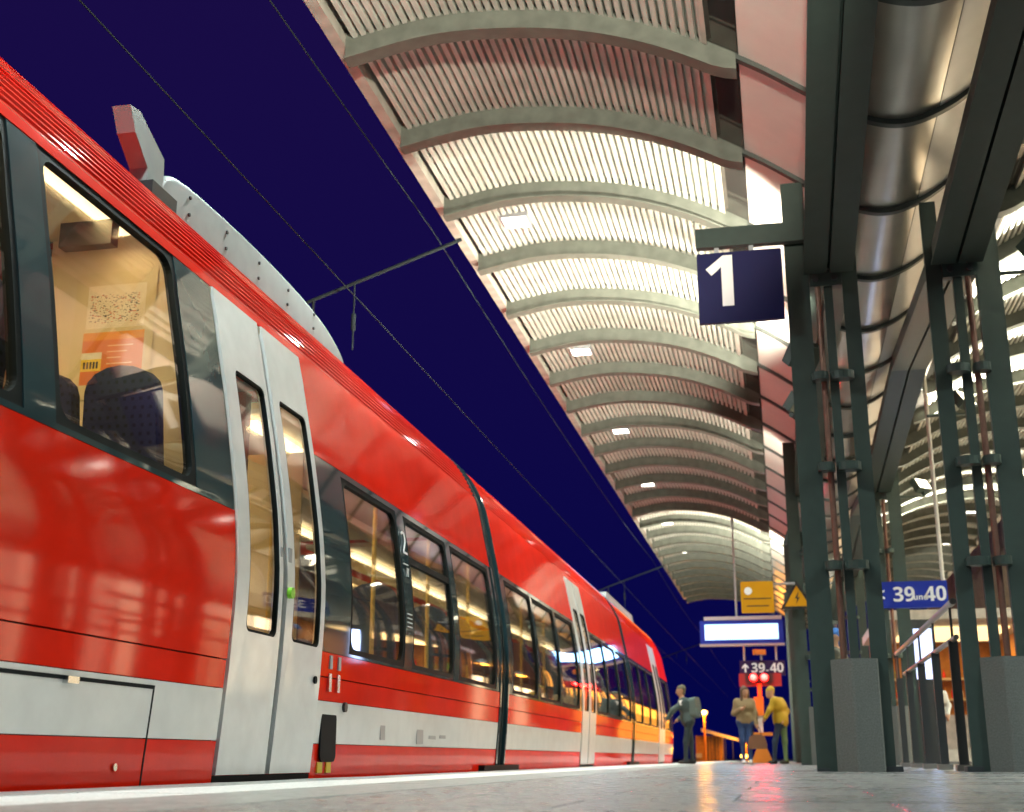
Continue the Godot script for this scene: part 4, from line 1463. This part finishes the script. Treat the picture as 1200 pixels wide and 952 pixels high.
# ------------------------------------------------------------------ background
func build_background() -> void:
	var st: SurfaceTool
	# station building beyond the far track on the right
	var o := thing("station_building", "beige panelled station building lit warm beyond the right hand columns", "building", P(9.2, -0.76, 48))
	st = new_st()
	box(st, 0.06, 6.0, 0.0, 13.2, -34, 34)
	put("wall", st, M.facade_beige, o)
	for k in 17:
		for r in 4:
			st = new_st()
			box(st, 0.0, 0.07, 5.4 + r * 1.9, 7.2 + r * 1.9, -33.9 + k * 4.0, -30.1 + k * 4.0)
			put("panel", st, M.facade_beige, o)
		st = new_st()
		box(st, -0.03, 0.06, 1.0, 4.3, -33.5 + k * 4.0, -30.6 + k * 4.0)
		var fr := put("window", st, M.facade_dark, o)
		st = new_st()
		box(st, -0.045, -0.032, 1.1, 4.2, -33.35 + k * 4.0, -30.75 + k * 4.0)
		put("pane", st, M.shop_light, fr)
	st = new_st()
	box(st, -0.25, 0.058, 4.5, 5.2, -34, 34)
	put("cornice", st, M.facade_dark, o)
	for k in 4:
		var l := AreaLight3D.new()
		l.name = "window_light"
		l.area_size = Vector2(14, 3.0)
		l.light_energy = 40.0 * KW
		l.light_color = Color(1.0, 0.90, 0.74)
		l.area_range = 60.0
		l.shadow_enabled = true
		o.add_child(l, true)
		l.position = Vector3(-0.06, 2.65, -26 + k * 17.0)
		l.rotation.y = PI / 2
	o = thing("station_hall", "long hall with amber lit windows far behind the kiosk", "building", P(9.6, -0.76, 128))
	st = new_st()
	box(st, 0.06, 8.0, 0.0, 9.0, -44, 60)
	put("wall", st, M.facade_beige, o)
	for k in 20:
		for fl in 2:
			st = new_st()
			box(st, -0.03, 0.055, 0.9 + fl * 4.0, 4.1 + fl * 4.0, -43.0 + k * 5.1, -39.0 + k * 5.1)
			var hw := put("window", st, M.facade_dark, o)
			st = new_st()
			box(st, -0.045, -0.032, 1.05 + fl * 4.0, 3.95 + fl * 4.0, -42.8 + k * 5.1, -39.2 + k * 5.1)
			put("pane", st, M.hall_light, hw)
	var hl := AreaLight3D.new()
	hl.name = "window_light"
	hl.area_size = Vector2(90, 7.0)
	hl.light_energy = 250.0
	hl.light_color = Color(1.0, 0.66, 0.24)
	hl.area_range = 120.0
	hl.shadow_enabled = true
	o.add_child(hl)
	hl.position = Vector3(-0.08, 4.5, -8)
	hl.rotation.y = PI / 2
	# kiosk on the platform behind the stair
	o = thing("kiosk", "lit glass kiosk with orange walls on the platform behind the stair railing", "kiosk", P(3.9, 0, 31))
	for q in [["roof", M.wall_white, -1.75, 1.75, 2.95, 3.15, -3.2, 3.2], ["floor", M.paving, -1.6, 1.6, 0.005, 0.06, -3.0, 3.0], ["back_wall", M.shop_orange, -1.6, 1.6, 0.06, 2.95, 2.9, 3.0], ["side_wall", M.shop_orange, 1.5, 1.6, 0.06, 2.95, -2.9, 2.9], ["counter", M.wall_white, -0.9, 1.3, 0.06, 1.05, -1.0, -0.4], ["shelf", M.facade_beige, -1.3, 1.4, 1.5, 1.56, 2.4, 2.88], ["shelf", M.facade_beige, -1.3, 1.4, 2.0, 2.06, 2.4, 2.88], ["plinth", M.wall_white, -1.6, 1.6, 0.06, 0.30, -3.0, -2.92]]:
		st = new_st()
		box(st, q[2], q[3], q[4], q[5], q[6], q[7])
		put(q[0], st, q[1], o)
	for k in 5:
		st = new_st()
		box(st, -1.6 + k * 0.78, -1.54 + k * 0.78, 0.06, 2.95, -2.99, -2.93)
		put("mullion", st, M.dark_steel, o)
		if k < 4:
			st = new_st()
			quad(st, P(-1.54 + k * 0.78, 0.3, -2.96), P(-0.82 + k * 0.78, 0.3, -2.96), P(-0.82 + k * 0.78, 2.95, -2.96), P(-1.54 + k * 0.78, 2.95, -2.96))
			put("pane", st, M.window_glass, o)
	for k in 3:
		st = new_st()
		box(st, -1.6, -1.54, 0.06, 2.95, -2.9 + k * 2.7, -2.84 + k * 2.7)
		put("mullion", st, M.dark_steel, o)
	st = new_st()
	box(st, -1.1, 1.1, 2.88, 2.93, -1.6, 1.6)
	put("ceiling_lamp", st, M.shop_light, o)
	var al := AreaLight3D.new()
	al.name = "kiosk_light"
	al.area_size = Vector2(2.2, 3.2)
	al.light_energy = 10.0
	al.light_color = Color(1.0, 0.8, 0.5)
	al.area_range = 20.0
	al.shadow_enabled = true
	o.add_child(al)
	al.position = Vector3(0, 2.87, 0)
	al.rotation.x = -PI / 2
	rng.seed = 4
	for sh in 2:
		for k in 14:
			var g := thing("bottle", "small bottle on the " + ["lower", "upper"][sh] + " kiosk shelf", "bottle", P(3.9 - 1.2 + k * 0.19, 1.56 + sh * 0.5, 33.6), "bottles on the kiosk shelves")
			st = new_st()
			var r := rng.randf_range(0.035, 0.05)
			var hh := rng.randf_range(0.2, 0.32)
			tube(st, [Vector3.ZERO, Vector3(0, hh * 0.6, 0), Vector3(0, hh * 0.75, 0), Vector3(0, hh, 0)], [r, r, r * 0.4, r * 0.4], 8)
			put("glass_body", st, [M.shop_orange, M.wall_white, M.sign_blue_bright, M.button_green, M.train_red][rng.randi() % 5], g)
	# lit advertising column
	o = thing("advert_lightbox", "slim pale blue glowing advertising box between the railing and the kiosk", "lightbox", P(2.72, 0, 25.5))
	st = new_st()
	obox(st, Transform3D(Basis(), Vector3(0, 1.35, 0)), Vector3(0.42, 2.7, 0.2))
	put("case", st, M.dark_steel, o)
	st = new_st()
	obox(st, Transform3D(Basis(), Vector3(0, 2.05, 0.103)), Vector3(0.34, 0.95, 0.005))
	put("screen", st, M.advert_glow, o)
	al = AreaLight3D.new()
	al.name = "screen_light"
	al.area_size = Vector2(0.34, 0.95)
	al.light_energy = 0.8
	al.light_color = Color(0.72, 0.8, 1.0)
	al.area_range = 20.0
	al.shadow_enabled = true
	o.add_child(al)
	al.position = Vector3(0, 2.05, 0.12)
	al.rotation.y = PI
	# things past the end of the platform
	o = thing("goods_shed", "low orange lit shed with white awning far beyond the platform end", "shed", P(-5.0, -0.85, 92))
	for q in [["wall", M.shop_orange, -1.1, 0.7, 0.0, 2.5, 0.0, 3.0], ["door", M.facade_dark, -0.3, -0.22, 0.0, 2.3, -0.04, 0.0], ["door", M.facade_dark, 0.2, 0.28, 0.0, 2.3, -0.04, 0.0], ["plinth", M.wall_white, -1.1, -0.7, 1.0, 1.3, -0.3, -0.02]]:
		st = new_st()
		box(st, q[2], q[3], q[4], q[5], q[6], q[7])
		put(q[0], st, q[1], o)
	st = new_st()
	hexa(st, [P(-0.6, 2.75, -1.5), P(1.9, 2.1, -1.5), P(1.9, 2.1, 1.0), P(-0.6, 2.75, 1.0), P(-0.6, 3.0, -1.5), P(1.9, 2.3, -1.5), P(1.9, 2.3, 1.0), P(-0.6, 3.0, 1.0)])
	put("awning", st, M.wall_white, o)
	for k in 4:
		st = new_st()
		box(st, 0.0 + k * 0.5, 0.05 + k * 0.5, 0.0, 2.55 - k * 0.13, -1.4, -1.35)
		put("awning_post", st, M.dark_steel, o)
	for q in [[-5.2, 3.1, 88.0, "tall street lamp with yellow glow above the far shed"], [-2.55, 1.35, 90.0, "short street lamp with yellow glow beside the far shed"], [-2.6, 0.25, 86.0, "knee high yellow marker lamp beyond the platform end"]]:
		o = thing("street_lamp", q[3], "street lamp", P(q[0], -0.85, q[2]))
		var hh: float = q[1] + 0.85
		st = new_st()
		tube(st, [Vector3.ZERO, Vector3(0, hh - 0.1, 0)], [0.09, 0.06], 8)
		put("pole", st, M.orange_paint, o)
		st = new_st()
		ball(st, Vector3(0, hh, 0), Vector3(0.24, 0.15, 0.15), 12, 7)
		put("lamp_globe", st, M.lamp_yellow, o)
		var ol := OmniLight3D.new()
		ol.name = "lamp_light"
		ol.light_energy = 30.0 if q[1] > 2 else 6.0
		ol.light_color = Color(1.0, 0.62, 0.2)
		ol.omni_range = 60.0
		ol.light_size = 0.1
		ol.shadow_enabled = true
		o.add_child(ol)
		ol.position = Vector3(0, hh, 0.0 + 0.35)
	for k in 4:
		var lx: float = [5.0, 5.0, 5.0, 0.9][k]
		var ld: float = [40.0, 47.0, 54.0, 58.0][k]
		o = thing("platform_lamp", "slender platform lamp post with amber globe " + ["behind the kiosk", "past the kiosk", "near the canopy end", "under the canopy end"][k], "street lamp", P(lx, 0, ld))
		st = new_st()
		tube(st, [Vector3.ZERO, Vector3(0, 3.3, 0)], [0.06, 0.04], 8)
		put("pole", st, M.dark_steel, o)
		st = new_st()
		ball(st, Vector3(0, 3.45, 0), Vector3(0.17, 0.17, 0.17), 12, 8)
		put("lamp_globe", st, M.lamp_yellow, o)
		st = new_st()
		tube(st, [Vector3(0, 3.37, 0), Vector3(0, 3.64, 0), Vector3(0, 3.72, 0)], [0.42, 0.25, 0.05], 18)
		put("hood", st, M.dark_steel, o)
		var pl := OmniLight3D.new()
		pl.name = "lamp_light"
		pl.light_energy = 80.0
		pl.light_color = Color(1.0, 0.58, 0.18)
		pl.omni_range = 60.0
		pl.light_size = 0.12
		pl.shadow_enabled = true
		o.add_child(pl)
		pl.position = Vector3(0, 3.45, 0)
	# overhead line
	var masts := [16.0, 48.0, 80.0]
	o = thing("contact_wire", "thin overhead contact wire running above the train", "wire")
	st = new_st()
	tube(st, [P(-5.68, 6.52, -10), P(-5.68, 6.52, 140)], 0.009, 6)
	put("wire", st, M.wire, o)
	o = thing("messenger_wire", "thin sagging messenger wire beside the canopy edge", "wire")
	st = new_st()
	var pts := []
	for k in 76:
		var dd := -10.0 + 2.0 * k
		var ph := fposmod(dd - 16.0, 32.0) / 32.0
		pts.append(P(-4.55, 7.45 - 0.9 * ph * (1 - ph), dd))
	tube(st, pts, 0.009, 6)
	put("wire", st, M.wire, o)
	o = thing("feeder_wire", "faint thin wire high above the far side of the train", "wire")
	st = new_st()
	tube(st, [P(-7.6, 7.0, -10), P(-7.6, 7.0, 140)], 0.008, 6)
	put("wire", st, M.wire, o)
	for k in masts.size():
		var dm: float = masts[k]
		o = thing("catenary_mast", ["steel catenary mast with inclined arm behind the first car", "steel catenary mast with inclined arm behind the third car", "steel catenary mast with inclined arm beyond the train"][k], "mast", P(-9.5, -0.85, dm))
		st = new_st()
		obox(st, Transform3D(Basis(), Vector3(0, 4.0, 0)), Vector3(0.22, 8.0, 0.22))
		put("mast", st, M.wire, o)
		st = new_st()
		tube(st, [Vector3(0.1, 6.2, 0), Vector3(3.2, 7.35, 0), Vector3(5.4, 8.1, 0)], 0.026, 8)
		put("arm", st, M.wire, o)
		st = new_st()
		tube(st, [Vector3(3.82, 7.55, 0), Vector3(3.82, 7.1, 0), Vector3(3.82, 7.08, 0), Vector3(3.82, 6.85, 0), Vector3(3.82, 6.83, 0), Vector3(3.82, 6.55, 0)], [0.012, 0.012, 0.035, 0.035, 0.012, 0.012], 8)
		put("insulator", st, M.wire, o)
		st = new_st()
		tube(st, [Vector3(3.2, 7.33, 0), Vector3(3.2, 7.0, 0)], 0.02, 6)
		put("dropper", st, M.wire, o)

# ------------------------------------------------------------------ main
var KI := 2.4      # train lamps
var KD := 1.45      # downlights
var KF := 1.9      # floodlights
var KW := 0.75      # warm windows of the station building

func _ready() -> void:
	var cam := Camera3D.new()
	cam.name = "camera"
	cam.fov = 36.03
	cam.near = 0.05
	cam.far = 3000.0
	add_child(cam)
	cam.position = Vector3(0, 0.125, 0)
	cam.rotation = Vector3(deg_to_rad(15.754), deg_to_rad(11.88), 0)
	var lens := CameraAttributesPhysical.new()
	lens.frustum_focal_length = 36.9
	lens.exposure_aperture = 2.4
	lens.frustum_focus_distance = 7.5
	lens.frustum_near = 0.05
	lens.frustum_far = 3000.0
	cam.attributes = lens
	cam.fov = 36.03
	cam.current = true
	var env := Environment.new()
	env.background_mode = Environment.BG_SKY
	var sky := Sky.new()
	var sm := ProceduralSkyMaterial.new()
	sm.sky_top_color = Color(0.125, 0.06, 0.25)
	sm.sky_horizon_color = Color(0.006, 0.02, 0.26)
	sm.sky_curve = 0.55
	sm.sky_energy_multiplier = 1.0
	sm.ground_bottom_color = Color(0.02, 0.02, 0.04)
	sm.ground_horizon_color = Color(0.01, 0.02, 0.12)
	sky.sky_material = sm
	env.sky = sky
	env.tonemap_mode = Environment.TONE_MAPPER_LINEAR
	env.tonemap_exposure = 1.12
	env.sdfgi_enabled = true
	env.ssao_enabled = true
	env.ssil_enabled = true
	var we := WorldEnvironment.new()
	we.name = "environment"
	we.environment = env
	add_child(we)
	make_materials()
	build_ground()
	build_canopy()
	build_train()
	print("train done")
	for k in 5:
		var d := 0.96 + 12.0 * k
		for r in 2:
			var words := ["just behind the approach", "carrying the platform number sign", "carrying the triangular warning sign", "near the departure display", "at the far end of the platform"]
			column(r == 1, d, ("green steel column with brown pipe on the train side row " if r == 0 else "green steel column with brown pipe on the far side row ") + ["just before the number sign", "at the number sign", "at the triangular warning sign", "at the departure display", "at the platform end"][k])
	floodlight(P(0.40, 4.35, 13.20), P(-1.7, 7.3, 15.8), 42.0, 42.0, "floodlight on the number sign column shining up at the canopy")
	floodlight(P(0.40, 4.95, 17.30), P(-2.2, 7.4, 18.9), 48.0, 50.0, "floodlight on the strut past the number sign shining up at the canopy")
	floodlight(P(0.40, 4.35, 37.2), P(-1.5, 7.3, 43.0), 85.0, 55.0, "floodlight on the departure display column shining up at the canopy")
	floodlight(P(0.40, 4.35, 1.2), P(-2.2, 7.4, 9.2), 100.0, 25.0, "floodlight on the first column shining up at the canopy")
	floodlight(P(2.95, 5.3, 13.1), P(5.4, 7.4, 10.6), 130.0, 52.0, "floodlight beside the far side row column shining up at the right canopy")
	floodlight(P(2.95, 5.3, 18.9), P(5.4, 7.4, 17.0), 130.0, 52.0, "floodlight over the stair railing shining up at the right canopy")
	floodlight(P(2.95, 5.3, 25.1), P(5.4, 7.4, 22.6), 130.0, 52.0, "floodlight behind the stair sign shining up at the right canopy")
	floodlight(P(2.95, 5.3, 37.1), P(5.4, 7.4, 34.6), 130.0, 52.0, "floodlight above the kiosk shining up at the right canopy")
	floodlight(P(0.40, 4.35, 25.2), P(-2.0, 7.4, 29.0), 13.0, 50.0, "dim floodlight on the warning sign column shining up at the canopy")
	build_signs()
	build_background()
	build_people()
	print("done")
